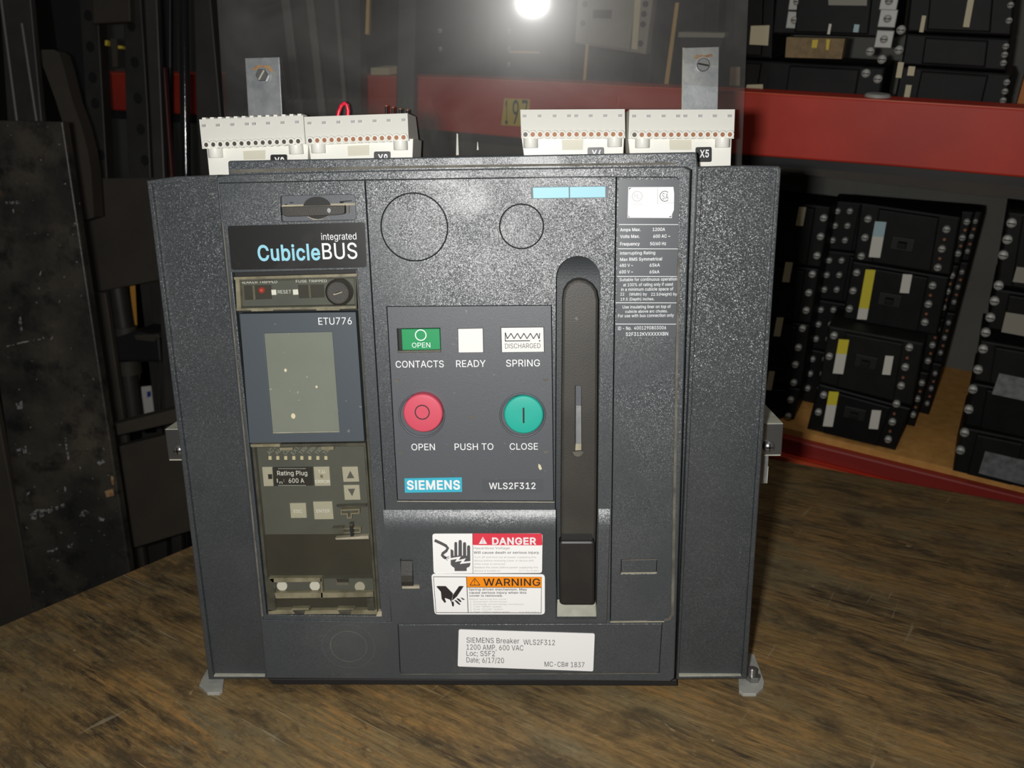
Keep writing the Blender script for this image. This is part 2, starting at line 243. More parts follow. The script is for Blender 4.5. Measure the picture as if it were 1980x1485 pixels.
class MB:
    def __init__(s): s.v = []; s.f = []; s.m = []; s.mats = []; s.sm = []
    def mi(s, mat):
        if mat not in s.mats: s.mats.append(mat)
        return s.mats.index(mat)
    def add(s, vs, fs, mat, smooth=False):
        o = len(s.v); s.v += [tuple(v) for v in vs]; k = s.mi(mat)
        for f in fs: s.f.append([o+i for i in f]); s.m.append(k); s.sm.append(smooth)
        return s
    # loops lie in local (x, z); front at y0 (towards the viewer), back at y1
    def prism(s, outer, y0, y1, mat, b=0.0, holes=(), seg=2, horiz=False, hb=None):
        loops = [ccw(outer)]+[cw(h) for h in holes]
        if b > 0:
            prof = [(b*(1-math.sin(math.pi/2*i/seg)), b*(1-math.cos(math.pi/2*i/seg))) for i in range(seg+1)]
        else: prof = [(0, 0)]
        rings = [[]]*len(prof)
        vs = []; fs = []
        def put(p, y): vs.append((p[0], y, p[1]) if not horiz else (p[0], p[1], -y)); return len(vs)-1
        fr = []; bk = []
        for li, l in enumerate(loops):
            prev = None
            bb = b if (li == 0 or hb is None) else hb
            for i, (ins, dep) in enumerate(prof):
                sc = (bb/b) if b > 0 else 1
                ring = [put(p, y0+dep*sc) for p in inset(l, ins*sc)] if ins*sc > 0 else [put(p, y0+dep*sc) for p in l]
                if i == 0: fr.append(ring)
                if prev:
                    for a in range(len(l)):
                        c = (a+1) % len(l); fs.append((prev[a], ring[a], ring[c], prev[c]))
                prev = ring
            ring = [put(p, y1) for p in l]; bk.append(ring)
            for a in range(len(l)):
                c = (a+1) % len(l); fs.append((prev[a], ring[a], ring[c], prev[c]))
        for rs, flip in ((fr, False), (bk, True)):
            flat = [i for r in rs for i in r]
            co = [[Vector((vs[i][0], vs[i][2] if not horiz else vs[i][1]))*100 for i in r] for r in rs]
            cf = [p for r in co for p in r]; ed = []; o_ = 0
            for r in co: ed += [(o_+i, o_+(i+1) % len(r)) for i in range(len(r))]; o_ += len(r)
            nv, ne, nf, ov, oe, of = delaunay_2d_cdt(cf, ed, [], 0, 1e-7)
            for t in nf:
                pts = [nv[i] for i in t]; c = (pts[0]+pts[1]+pts[2])/3
                if not inside(co, c): continue
                if any(not ov[i] for i in t): continue
                a, b_, d_ = pts
                sgn = (b_.x-a.x)*(d_.y-a.y)-(b_.y-a.y)*(d_.x-a.x)
                t = [ov[i][0] for i in t]
                if (sgn > 0) == flip: t.reverse()
                fs.append(tuple(flat[i] for i in t))
        return s.add(vs, fs, mat)
    def flat(s, loop, y, mat): return s.prism(loop, y, y+0.0002, mat)
    def bx(s, x0, x1, y0, y1, z0, z1, mat, b=0.0): return s.prism(box(min(x0, x1), min(z0, z1), max(x0, x1), max(z0, z1)), y0, y1, mat, b)
    def text(s, S, string, x0, x1, yb, yt, y, mat, bold=0.0, rot=0.0):
        vs, fs = text2d(string, bold)
        if not vs: return s
        mn = min(v[0] for v in vs); mx = max(v[0] for v in vs)
        ym = (yb+yt)/2; xm = (x0+x1)/2
        X0 = S.P(x0, ym, y).x; X1 = S.P(x1, ym, y).x; Zb = S.P(xm, yb, y).z; Zt = S.P(xm, yt, y).z
        kx = (X1-X0)/(mx-mn); kz = (Zt-Zb)/CAPH; tr = math.tan(rot)
        out = []
        for v in vs:
            X = X0+(v[0]-mn)*kx; out.append((X, y, Zb+v[1]*kz-tr*(X-(X0+X1)/2)))
        a = Vector(out[fs[0][0]]); nrm = (Vector(out[fs[0][1]])-a).cross(Vector(out[fs[0][2]])-a)
        return s.add(out, [tuple(f) for f in fs], mat)
    def tube(s, pts, r, mat, n=10, cap=True, smooth=True):
        pts = [Vector(p) for p in pts]; vs = []; fs = []
        up = Vector((0.13, 0.31, 0.94))
        for i, p in enumerate(pts):
            t = (pts[min(i+1, len(pts)-1)]-pts[max(i-1, 0)]).normalized()
            a = t.cross(up); a = a.normalized() if a.length > 1e-4 else Vector((1, 0, 0)); b = t.cross(a)
            rr = r[i] if isinstance(r, (list, tuple)) else r
            for j in range(n):
                k = 2*math.pi*j/n; vs.append(p+a*math.cos(k)*rr+b*math.sin(k)*rr)
        for i in range(len(pts)-1):
            for j in range(n):
                k = (j+1) % n; fs.append((i*n+j, i*n+k, (i+1)*n+k, (i+1)*n+j))
        s.add(vs, fs, mat, smooth)
        if cap:
            s.add(vs[:n], [tuple(reversed(range(n)))], mat); s.add(vs[-n:], [tuple(range(n))], mat)
        return s
    def lathe(s, c, prof, mat, n=24, axis='y', smooth=True, sx=1.0):
        # prof: (radius, distance along +axis) ; axis y runs into the scene
        vs = []; fs = []
        for (r, h) in prof:
            for j in range(n):
                k = 2*math.pi*j/n; a, b = r*math.cos(k)*sx, r*math.sin(k)
                vs.append((c[0]+a, c[1]+h, c[2]+b) if axis == 'y' else (c[0]+a, c[1]+b, c[2]+h))
        m = len(prof)
        for i in range(m-1):
            for j in range(n):
                k = (j+1) % n; q = (i*n+j, (i+1)*n+j, (i+1)*n+k, i*n+k)
                fs.append(q if axis == 'y' else tuple(reversed(q)))
        s.add(vs, fs, mat, smooth)
        e = [tuple(range(n)), tuple(reversed(range(n)))]
        if axis != 'y': e = [tuple(reversed(x)) for x in e]
        s.add(vs[:n], [e[0]], mat); s.add(vs[-n:], [e[1]], mat)
        return s
    def loftx(s, prof0, x0, x1, mat, x0b=None, x1b=None):
        # closed (y, z) profile swept along x
        n = len(prof0); vs = [(x0, p[0], p[1]) for p in prof0]+[(x1, p[0], p[1]) for p in prof0]
        a = sum(prof0[i][0]*prof0[(i+1) % n][1]-prof0[(i+1) % n][0]*prof0[i][1] for i in range(n))
        fs = [(i, n+i, n+(i+1) % n, (i+1) % n) for i in range(n)]+[tuple(reversed(range(n))), tuple(range(n, 2*n))]
        if a > 0: pass
        fs = [tuple(reversed(f)) for f in fs] if a > 0 else fs
        return s.add(vs, fs, mat)
    def build(s, name, parent=None, off=(0, 0, 0)):
        me = bpy.data.meshes.new(name)
        if parent is not None: off = parent.get('_off', off)
        ox, oy, oz = off
        me.from_pydata([(v[0]-ox, v[1]-oy, v[2]-oz) for v in s.v], [], s.f)
        for m in s.mats: me.materials.append(m)
        me.polygons.foreach_set('material_index', s.m); me.polygons.foreach_set('use_smooth', s.sm)
        me.validate(); me.update()
        o = bpy.data.objects.new(name, me); COL.objects.link(o)
        if parent is not None: o.parent = parent
        OFF[o.name] = off
        return o
OFF = {}
_b0 = MB.build
def build(mb, name, parent=None, label=None):
    off = OFF[parent.name] if parent is not None else (0, 0, 0)
    me = bpy.data.meshes.new(name)
    me.from_pydata([(v[0]-off[0], v[1]-off[1], v[2]-off[2]) for v in mb.v], [], mb.f)
    for m in mb.mats: me.materials.append(m)
    me.polygons.foreach_set('material_index', mb.m); me.polygons.foreach_set('use_smooth', mb.sm)
    me.validate(); me.update()
    o = bpy.data.objects.new(name, me); COL.objects.link(o)
    if parent is not None: o.parent = parent
    OFF[o.name] = off
    if label: o['label'] = label
    return o
def thing(name, label, cat, loc=(0, 0, 0), S=W, group=None):
    o = bpy.data.objects.new(name, None); COL.objects.link(o); o.empty_display_size = 0.02
    o.matrix_world = S.M @ Matrix.Translation(Vector(loc))
    OFF[o.name] = tuple(loc)
    o['label'] = label; o['category'] = cat
    if group: o['group'] = group
    return o
def solo(mb, name, label, cat, loc=None, S=W, group=None, kind=None):
    # a thing that is one mesh; origin at loc
    if loc is None:
        xs = [v[0] for v in mb.v]; ys = [v[1] for v in mb.v]; zs = [v[2] for v in mb.v]
        loc = ((min(xs)+max(xs))/2, (min(ys)+max(ys))/2, min(zs))
    me = bpy.data.meshes.new(name)
    me.from_pydata([(v[0]-loc[0], v[1]-loc[1], v[2]-loc[2]) for v in mb.v], [], mb.f)
    for m in mb.mats: me.materials.append(m)
    me.polygons.foreach_set('material_index', mb.m); me.polygons.foreach_set('use_smooth', mb.sm)
    me.validate(); me.update()
    o = bpy.data.objects.new(name, me); COL.objects.link(o)
    o.matrix_world = S.M @ Matrix.Translation(Vector(loc)); OFF[o.name] = tuple(loc)
    if label: o['label'] = label
    if cat: o['category'] = cat
    if group: o['group'] = group
    if kind: o['kind'] = kind
    return o

# ------------------------------------------------------------------ materials
def lin(c):
    return tuple((x/255/12.92 if x/255 <= .04045 else ((x/255+.055)/1.055)**2.4) for x in c)
def mat(name, rgb, rough=0.5, metal=0.0, spec=0.5, bump=None, var=None, speck=None, coat=0.0):
    """rgb in 0-255; bump=(scale, strength); var=(scale, rgb2, lo, hi); speck=(scale, rgb, threshold)"""
    m = bpy.data.materials.new(name); m.use_nodes = True; nt = m.node_tree; N = nt.nodes; Lk = nt.links
    b = N['Principled BSDF']
    b.inputs['Roughness'].default_value = rough; b.inputs['Metallic'].default_value = metal
    b.inputs['Specular IOR Level'].default_value = spec; b.inputs['Coat Weight'].default_value = coat
    c = (*lin(rgb), 1); b.inputs['Base Color'].default_value = c
    tc = N.new('ShaderNodeTexCoord')
    out = None
    def noise(scale, detail=3, rough=.5):
        n = N.new('ShaderNodeTexNoise'); n.inputs['Scale'].default_value = scale; n.inputs['Detail'].default_value = detail
        n.inputs['Roughness'].default_value = rough
        Lk.new(tc.outputs['Object'], n.inputs['Vector']); return n
    def ramp(sock, lo, hi):
        r = N.new('ShaderNodeMapRange'); r.inputs['From Min'].default_value = lo; r.inputs['From Max'].default_value = hi
        Lk.new(sock, r.inputs['Value']); return r.outputs['Result']
    def mix(fac, a, bcol):
        x = N.new('ShaderNodeMix'); x.data_type = 'RGBA'
        Lk.new(fac, x.inputs['Factor'])
        if isinstance(a, tuple): x.inputs['A'].default_value = a
        else: Lk.new(a, x.inputs['A'])
        x.inputs['B'].default_value = bcol
        return x.outputs['Result']
    cur = c
    if var:
        for v in (var if isinstance(var, list) else [var]):
            cur = mix(ramp(noise(v[0], 5, .6).outputs['Fac'], v[2], v[3]), cur, (*lin(v[1]), 1))
    if speck:
        for v in (speck if isinstance(speck, list) else [speck]):
            cur = mix(ramp(noise(v[0], 1).outputs['Fac'], v[2], v[2]+.03), cur, (*lin(v[1]), 1))
    if not isinstance(cur, tuple): Lk.new(cur, b.inputs['Base Color'])
    if bump:
        n = noise(bump[0], 2); bp = N.new('ShaderNodeBump'); bp.inputs['Strength'].default_value = bump[1]
        bp.inputs['Distance'].default_value = 0.0006
        Lk.new(n.outputs['Fac'], bp.inputs['Height']); Lk.new(bp.outputs['Normal'], b.inputs['Normal'])
        if len(bump) > 2:      # worn patches where the grain is polished flat
            r = N.new('ShaderNodeMapRange'); r.inputs['From Min'].default_value = .4; r.inputs['From Max'].default_value = .6
            r.inputs['To Min'].default_value = bump[1]*bump[3]; r.inputs['To Max'].default_value = bump[1]
            Lk.new(noise(bump[2], 4).outputs['Fac'], r.inputs['Value']); Lk.new(r.outputs[0], bp.inputs['Strength'])
    return m
M_GREY = mat('textured_grey_plastic', (63, 68, 72), .40, spec=.9, var=(14, (77, 80, 82), .45, .8), speck=(600, (128, 130, 130), .79))  # pale specks paint the grain's sparkle into the colour
M_WING = mat('textured_wing_plastic', (59, 63, 66), .38, spec=.8, var=(18, (70, 73, 75), .4, .8))
M_SMOOTH = mat('smooth_grey_plastic', (86, 89, 94), .42, bump=(2500, .25), speck=(260, (110, 112, 112), .755))
M_LABELGREY = mat('grey_label_film', (84, 88, 92), .38)
M_SLATE = mat('slate_film', (72, 80, 86), .5, speck=(160, (105, 110, 110), .74))
M_BLACKLABEL = mat('black_label_film', (34, 34, 34), .35, var=(22, (58, 57, 55), .5, .8))
def grit(m, scale, k, worn=None, seed=0.0):
    nt = m.node_tree; N = nt.nodes; Lk = nt.links; b = N['Principled BSDF']
    tc = N.new('ShaderNodeTexCoord'); v = N.new('ShaderNodeTexVoronoi'); v.inputs['Scale'].default_value = scale
    Lk.new(tc.outputs['Object'], v.inputs['Vector'])
    sub = N.new('ShaderNodeVectorMath'); sub.operation = 'SUBTRACT'; sub.inputs[1].default_value = (.5, .5, .5); Lk.new(v.outputs['Color'], sub.inputs[0])
    sc = N.new('ShaderNodeVectorMath'); sc.operation = 'SCALE'; sc.inputs['Scale'].default_value = k; Lk.new(sub.outputs[0], sc.inputs[0])
    if worn:
        n = N.new('ShaderNodeTexNoise'); n.inputs['Scale'].default_value = worn[0]; n.inputs['Detail'].default_value = 5; n.inputs['Distortion'].default_value = .6
        Lk.new(tc.outputs['Object'], n.inputs['Vector'])
        r = N.new('ShaderNodeMapRange'); r.inputs['From Min'].default_value = .42; r.inputs['From Max'].default_value = .58
        r.inputs['To Min'].default_value = k*worn[1]; r.inputs['To Max'].default_value = k
        Lk.new(n.outputs['Fac'], r.inputs['Value']); Lk.new(r.outputs[0], sc.inputs['Scale'])
    g = N.new('ShaderNodeNewGeometry'); ad = N.new('ShaderNodeVectorMath'); ad.operation = 'ADD'
    Lk.new(g.outputs['Normal'], ad.inputs[0]); Lk.new(sc.outputs[0], ad.inputs[1])
    nm = N.new('ShaderNodeVectorMath'); nm.operation = 'NORMALIZE'; Lk.new(ad.outputs[0], nm.inputs[0])
    Lk.new(nm.outputs[0], b.inputs['Normal'])
grit(M_GREY, 2000, .40, (13, .35)); grit(M_WING, 1600, .46, (7, .7))
M_DARK = mat('dark_recess_plastic', (26, 26, 26), .6)
M_SCOOP = mat('recess_plastic', (58, 62, 65), .45, bump=(1500, .5))
M_VDARK = mat('black_gap', (10, 10, 10), .7)
M_HANDLE = mat('worn_black_handle', (52, 50, 46), .5, bump=(900, .2), var=(16, (66, 63, 57), .4, .75), speck=(120, (105, 102, 96), .76))
M_GRIP = mat('black_grip', (36, 35, 34), .45, var=(20, (50, 48, 45), .45, .8))
M_DUST = mat('beige_dust', (176, 168, 146), .9, bump=(600, .3), var=(60, (140, 134, 116), .4, .7))
M_DUST_GLINT = mat('dust_and_glint', (112, 108, 98), .9, var=(60, (80, 78, 70), .4, .7))
M_LEDGE = mat('dusty_lit_ledge', (182, 182, 166), .85, var=(60, (160, 160, 146), .4, .7))  # pale tone for dust and for faces painted as lit
M_WHITE = mat('white_sticker', (250, 250, 249), .45)
M_WHITEB = mat('white_plastic', (232, 230, 226), .4)
M_INK = mat('grey_ink', (86, 86, 88), .6)
M_INKL = mat('faint_ink', (168, 168, 166), .6)
M_INKK = mat('black_ink', (40, 34, 36), .6)
M_PRINT = mat('white_print', (238, 240, 242), .5)
M_PRINTD = mat('dim_print', (150, 150, 142), .6)
M_CYAN = mat('cyan_print', (146, 208, 226), .5)
M_TEAL = mat('teal_badge', (62, 180, 204), .4)
M_PALEBLUE = mat('pale_blue_plate', (152, 206, 220), .5)
M_RED = mat('red_sticker', (226, 62, 80), .4)
M_ORANGE = mat('orange_sticker', (252, 148, 20), .4)
M_REDBTN = mat('red_button_plastic', (206, 78, 98), .5)
M_GRNBTN = mat('green_button_plastic', (30, 170, 152), .5)
M_GREENFLAG = mat('green_flag', (38, 150, 92), .35)
M_LCD = mat('lcd_glass', (124, 129, 118), .35, var=(9, (114, 120, 109), .35, .7), speck=(300, (150, 156, 140), .74))
M_KEYPAD = mat('keypad_film', (86, 89, 86), .5, var=(30, (78, 81, 79), .4, .7))
M_KEY = mat('pale_key', (186, 182, 168), .5)
M_BEIGE = mat('yellowed_clear_edge', (138, 132, 108), .4, var=(80, (104, 99, 80), .4, .65))
M_BEIGED = mat('smoky_edge', (80, 79, 68), .4, var=(70, (62, 61, 53), .4, .65))
M_SMOKE = mat('smoky_dark', (48, 46, 39), .45, var=(28, (34, 33, 29), .4, .7))
M_LEDRED = mat('red_lens', (190, 60, 52), .2)
M_CREAM = mat('cream_terminal_plastic', (236, 235, 226), .45, bump=(700, .08))
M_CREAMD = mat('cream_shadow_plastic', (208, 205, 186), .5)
M_COPPER = mat('copper_screw', (150, 98, 66), .55, metal=.15)
M_HOLE = mat('dark_hole', (70, 62, 56), .5)
M_GALV = mat('galvanised_steel', (158, 160, 160), .42, metal=.55, var=(70, (128, 132, 136), .35, .7), bump=(300, .08))
M_ZINC = mat('zinc_foot', (178, 178, 170), .55, metal=.2, var=(60, (158, 158, 150), .4, .7))
M_EAR = mat('bright_plated_steel', (150, 154, 158), .3, metal=.92)
M_STEEL = mat('screw_steel', (150, 150, 148), .3, metal=.8)
M_RUST = mat('rust', (140, 98, 60), .8, var=(200, (172, 140, 100), .35, .65))
M_REDWIRE = mat('red_wire', (232, 40, 66), .3)
M_BODY = mat('black_housing', (30, 30, 31), .55)

def plexi_mat():
    m = bpy.data.materials.new('scuffed_clear_acrylic'); m.use_nodes = True; nt = m.node_tree; N = nt.nodes; Lk = nt.links
    N.remove(N['Principled BSDF']); out = N['Material Output']
    tr = N.new('ShaderNodeBsdfTransparent'); tr.inputs[0].default_value = (.94, .935, .92, 1)
    df = N.new('ShaderNodeBsdfDiffuse'); df.inputs[0].default_value = (.8, .79, .75, 1)
    gl = N.new('ShaderNodeBsdfGlossy'); gl.inputs['Roughness'].default_value = .045
    gl2 = N.new('ShaderNodeBsdfGlossy'); gl2.inputs['Roughness'].default_value = .27
    tc = N.new('ShaderNodeTexCoord')
    n1 = N.new('ShaderNodeTexNoise'); n1.inputs['Scale'].default_value = 11; n1.inputs['Detail'].default_value = 6; n1.inputs['Distortion'].default_value = 1.5
    Lk.new(tc.outputs['Object'], n1.inputs['Vector'])
    mr = N.new('ShaderNodeMapRange'); mr.inputs['From Min'].default_value = .3; mr.inputs['From Max'].default_value = .8
    mr.inputs['To Min'].default_value = .010; mr.inputs['To Max'].default_value = .045
    Lk.new(n1.outputs['Fac'], mr.inputs['Value'])
    a = N.new('ShaderNodeMixShader'); Lk.new(mr.outputs[0], a.inputs[0]); Lk.new(tr.outputs[0], a.inputs[1]); Lk.new(df.outputs[0], a.inputs[2])
    b = N.new('ShaderNodeMixShader'); b.inputs[0].default_value = .03; Lk.new(a.outputs[0], b.inputs[1]); Lk.new(gl.outputs[0], b.inputs[2])
    c = N.new('ShaderNodeMixShader'); c.inputs[0].default_value = .010; Lk.new(b.outputs[0], c.inputs[1]); Lk.new(gl2.outputs[0], c.inputs[2])
    Lk.new(c.outputs[0], out.inputs['Surface'])
    return m
M_PLEXI = plexi_mat()
def clear_mat(name, tint, haze, gloss=.05):
    m = bpy.data.materials.new(name); m.use_nodes = True; nt = m.node_tree; N = nt.nodes; Lk = nt.links
    N.remove(N['Principled BSDF']); out = N['Material Output']
    tr = N.new('ShaderNodeBsdfTransparent'); tr.inputs[0].default_value = (*tint, 1)
    df = N.new('ShaderNodeBsdfDiffuse'); df.inputs[0].default_value = (.6, .58, .5, 1)
    gl = N.new('ShaderNodeBsdfGlossy'); gl.inputs['Roughness'].default_value = .15
    a = N.new('ShaderNodeMixShader'); a.inputs[0].default_value = haze; Lk.new(tr.outputs[0], a.inputs[1]); Lk.new(df.outputs[0], a.inputs[2])
    b = N.new('ShaderNodeMixShader'); b.inputs[0].default_value = gloss; Lk.new(a.outputs[0], b.inputs[1]); Lk.new(gl.outputs[0], b.inputs[2])
    Lk.new(b.outputs[0], out.inputs['Surface'])
    return m
M_CLEAR = clear_mat('yellowed_clear_plastic', (.94, .94, .905), .018, .015)

def wood_mat():
    m = bpy.data.materials.new('worn_workbench_wood'); m.use_nodes = True; nt = m.node_tree; N = nt.nodes; Lk = nt.links
    b = N['Principled BSDF']; b.inputs['Roughness'].default_value = .62; b.inputs['Specular IOR Level'].default_value = .3
    tc = N.new('ShaderNodeTexCoord')
    def noise(sx, sy, detail=4, rough=.55, dist=0.0, off=0.0):
        mp = N.new('ShaderNodeMapping'); mp.inputs['Scale'].default_value = (sx, sy, 1); mp.inputs['Location'].default_value = (off, off*.7, off)
        Lk.new(tc.outputs['Object'], mp.inputs['Vector'])
        n = N.new('ShaderNodeTexNoise'); n.inputs['Scale'].default_value = 1; n.inputs['Detail'].default_value = detail
        n.inputs['Roughness'].default_value = rough; n.inputs['Distortion'].default_value = dist
        Lk.new(mp.outputs[0], n.inputs['Vector']); return n.outputs['Fac']
    def rng(s, lo, hi, a=0., c=1.):
        r = N.new('ShaderNodeMapRange'); r.inputs['From Min'].default_value = lo; r.inputs['From Max'].default_value = hi
        r.inputs['To Min'].default_value = a; r.inputs['To Max'].default_value = c
        Lk.new(s, r.inputs['Value']); return r.outputs[0]
    def mul(a, c):
        x = N.new('ShaderNodeMath'); x.operation = 'MULTIPLY'; Lk.new(a, x.inputs[0]); Lk.new(c, x.inputs[1]); return x.outputs[0]
    def mix(f, a, c):
        x = N.new('ShaderNodeMix'); x.data_type = 'RGBA'; Lk.new(f, x.inputs['Factor'])
        for k, v in (('A', a), ('B', c)):
            if isinstance(v, tuple): x.inputs[k].default_value = (*lin(v), 1)
            else: Lk.new(v, x.inputs[k])
        return x.outputs['Result']
    grain = noise(12, 190, 6, .66, .25)
    c = mix(rng(grain, .36, .66), WOOD[0], WOOD[1])
    c = mix(rng(noise(7, 16, 5, .62, .3, 3.1), .46, .66, 0, .8), c, WOOD[2])                              # grey worn patches
    c = mix(mul(rng(noise(14, 230, 5, .66, .15, 7.7), .47, .62), rng(noise(8, 12, 4, .6, .3, 1.3), .49, .62)), c, WOOD[3])  # bare orange wood
    c = mix(mul(rng(noise(15, 110, 5, .7, .3, 5.5), .44, .60), rng(noise(6, 12, 4, .62, .3, 9.0), .44, .60)), c, WOOD[4])   # dark stains
    c = mix(rng(noise(20, 380, 4, .66, .1, 2.2), .56, .74, 0, .6), c, WOOD[5])
    c = mix(rng(noise(26, 300, 4, .66, .1, 22.2), .58, .74, 0, .55), c, (70, 58, 44))
    c = mix(rng(noise(11, 22, 6, .68, .5, 15.0), .50, .64, 0, .75), c, (70, 60, 46))
    c = mix(rng(noise(38, 80, 4, .66, .6, 12.0), .71, .76, 0, .8), c, (168, 152, 118))                    # pale chips
    c = mix(rng(noise(70, 200, 6, .75, .3, 31.0), .50, .66, 0, .5), c, (74, 64, 50))
    c = mix(rng(noise(60, 170, 6, .75, .3, 41.0), .56, .70, 0, .45), c, (166, 148, 112))
    ob = mul(rng(noise(150, 9, 2, .5, .5, 4.0), .67, .72, 0, .6), rng(noise(6, 6, 2, .5, 0, 2.0), .5, .6))
    c = mix(ob, c, (164, 150, 122))                                                                       # scratches across
    def scratch(rot, sx, sy, lo, hi, mx, mk, off):
        mp = N.new('ShaderNodeMapping'); mp.inputs['Rotation'].default_value = (0, 0, rot); mp.inputs['Scale'].default_value = (sx, sy, 1); mp.inputs['Location'].default_value = (off, off, 0)
        Lk.new(tc.outputs['Object'], mp.inputs['Vector'])
        n = N.new('ShaderNodeTexNoise'); n.inputs['Scale'].default_value = 1; n.inputs['Detail'].default_value = 2; n.inputs['Distortion'].default_value = .2
        Lk.new(mp.outputs[0], n.inputs['Vector'])
        return mul(rng(n.outputs['Fac'], lo, hi, 0, mx), rng(noise(mk, mk*1.3, 3, .6, .4, off+5), .46, .60))
    c = mix(scratch(.35, 9, 330, .66, .71, .75, 9, 1.0), c, (176, 160, 126))
    c = mix(scratch(-.9, 11, 380, .68, .72, .6, 8, 6.0), c, (170, 156, 126))
    c = mix(scratch(1.5, 8, 300, .68, .72, .5, 8, 13.0), c, (150, 140, 116))
    c = mix(rng(noise(46, 70, 2, .5, .3, 52.0), .73, .78, 0, .8), c, (182, 164, 128))
    c = mix(rng(noise(30, 55, 3, .6, .6, 62.0), .66, .74, 0, .7), c, (52, 45, 38))
    Lk.new(c, b.inputs['Base Color'])
    bp = N.new('ShaderNodeBump'); bp.inputs['Strength'].default_value = .35; bp.inputs['Distance'].default_value = .002
    Lk.new(grain, bp.inputs['Height']); Lk.new(bp.outputs[0], b.inputs['Normal'])
    return m
WOOD = ((118, 95, 60), (156, 126, 80), (124, 114, 86), (172, 130, 76), (68, 57, 42), (164, 134, 84))
M_WOOD = wood_mat()
M_WOODSIDE = mat('bench_edge_wood', (110, 88, 60), .7)
M_PLATE = mat('scuffed_black_steel_plate', (44, 43, 40), .42, spec=.5, bump=(160, .5),
              var=[(9, (86, 80, 68), .42, .75), (34, (28, 28, 28), .5, .7), (14, (104, 78, 56), .66, .82)],
              speck=[(160, (120, 120, 116), .73)])
M_DKSTEEL = mat('dark_steel', (58, 56, 52), .5, var=(12, (42, 41, 40), .35, .7))
M_DKSTEEL2 = mat('brownish_steel', (70, 64, 55), .6, var=(14, (60, 55, 48), .35, .7))
M_BKSTEEL = mat('black_steel', (32, 32, 33), .45)
M_SHINY = mat('polished_black_rod', (22, 23, 24), .10, spec=1.0, bump=(500, .2))
M_GREYROD = mat('grey_rod', (96, 94, 92), .45)
M_YELLOWBD = mat('ochre_board', (222, 158, 62), .6)
M_PAPER = mat('pale_paper', (214, 212, 204), .7)
M_BLUEINK = mat('blue_ink', (40, 56, 150), .6)
M_REDBEAM = mat('red_rack_paint', (214, 62, 40), .5, var=[(5, (190, 52, 36), .4, .7)])
M_REDEDGE = mat('red_edge_highlight', (220, 92, 56), .4)
M_REDDK = mat('darker_red_band', (150, 46, 40), .5)
M_ORANGEP = mat('orange_upright_paint', (220, 128, 34), .5)
M_DECK = mat('particle_board', (226, 168, 92), .75, var=(60, (204, 146, 74), .35, .7))
M_GREYWALL = mat('grey_back_sheet', (112, 112, 106), .7, var=(7, (100, 100, 95), .35, .7))
M_MCCB = mat('black_bakelite', (15, 15, 15), .55, spec=.25, var=(40, (24, 23, 22), .4, .7))
M_MCCB2 = mat('dusty_black_bakelite', (28, 28, 26), .6, spec=.25, var=(40, (20, 20, 18), .4, .7))
M_MCCBG = mat('grey_breaker_moulding', (150, 146, 134), .6)
M_TERM = mat('terminal_metal', (186, 186, 180), .5, metal=.2)
M_TAGW = mat('white_tag', (226, 224, 212), .6)
M_TAGC = mat('cream_tag', (216, 206, 172), .6)
M_TAGY = mat('yellow_tag', (232, 216, 60), .55)
M_TAGB = mat('bluish_tag', (176, 204, 212), .55)
M_SILVER = mat('silver_label', (150, 152, 152), .4, metal=.3, var=(90, (110, 112, 112), .4, .7))
M_CARD = mat('brown_cardboard', (150, 128, 92), .8, var=(90, (122, 104, 76), .4, .7))
M_CARDEDGE = mat('tan_strip', (206, 172, 110), .8)
M_YELLOWST = mat('yellow_sticker', (226, 200, 70), .6)
M_FLOOR = mat('concrete', (70, 66, 60), .8)
M_DKWALL = mat('dark_wall', (44, 42, 38), .9)

# ------------------------------------------------------------------ setting
b = MB(); b.prism(box(-4, -3, 4, 4), .90, .94, M_FLOOR, horiz=True)
solo(b, 'floor', None, None, (0, 0, -.9), kind='structure')
b = MB(); b.bx(-4, 4, 3.0, 3.1, -.9, 3.4, M_DKWALL)
solo(b, 'wall_back', None, None, (0, 3.0, -.9), kind='structure')

# ------------------------------------------------------------------ workbench (its corner is behind the breaker)
t_a, t_b = W.PZ(1510, 890, 0), W.PZ(1980, 975, 0)
t_c, t_d = W.PZ(370, 1055, 0), W.PZ(0, 1210, 0)
e1 = (t_b-t_a).normalized(); e2 = (t_d-t_c).normalized()
den = e1.x*e2.y-e1.y*e2.x
k = ((t_c.x-t_a.x)*e2.y-(t_c.y-t_a.y)*e2.x)/den
corner = t_a+e1*k
ang = math.atan2(e1.y, e1.x)
LW, LD = 1.75, 2.0
bench = bpy.data.objects.new('workbench', None); COL.objects.link(bench)
bench.matrix_world = Matrix.Translation(corner) @ Matrix.Rotation(ang, 4, 'Z')
OFF[bench.name] = (0, 0, 0)
bench['label'] = 'worn brown wooden workbench with scratched top carrying the grey breaker'; bench['category'] = 'workbench'
s2 = e1.x*e2.y-e1.y*e2.x; c2 = e1.dot(e2)
far = (LD*c2, LD*s2)
b = MB(); b.prism([(0, 0), (LW, 0), (LW+far[0], far[1]), far], 0, .045, M_WOOD, .002, horiz=True)
build(b, 'tabletop', bench)
for lx, ly in ((.09, -.09), (LW-.09, -.09), (.09, -LD+.2), (LW-.09, -LD+.2)):
    b = MB(); b.prism(box(lx-.045, ly-.045, lx+.045, ly+.045), .045, .9, M_WOODSIDE, horiz=True); build(b, 'leg', bench)

# ------------------------------------------------------------------ the breaker
ROOT = thing('circuit_breaker', 'large grey air circuit breaker with control panel standing on the workbench', 'circuit breaker', (W.P(895, 1320, 0).x, .12, 0))
Y0, YF = 0.0, 0.0016            # bezel front, field plates
px = W.poly
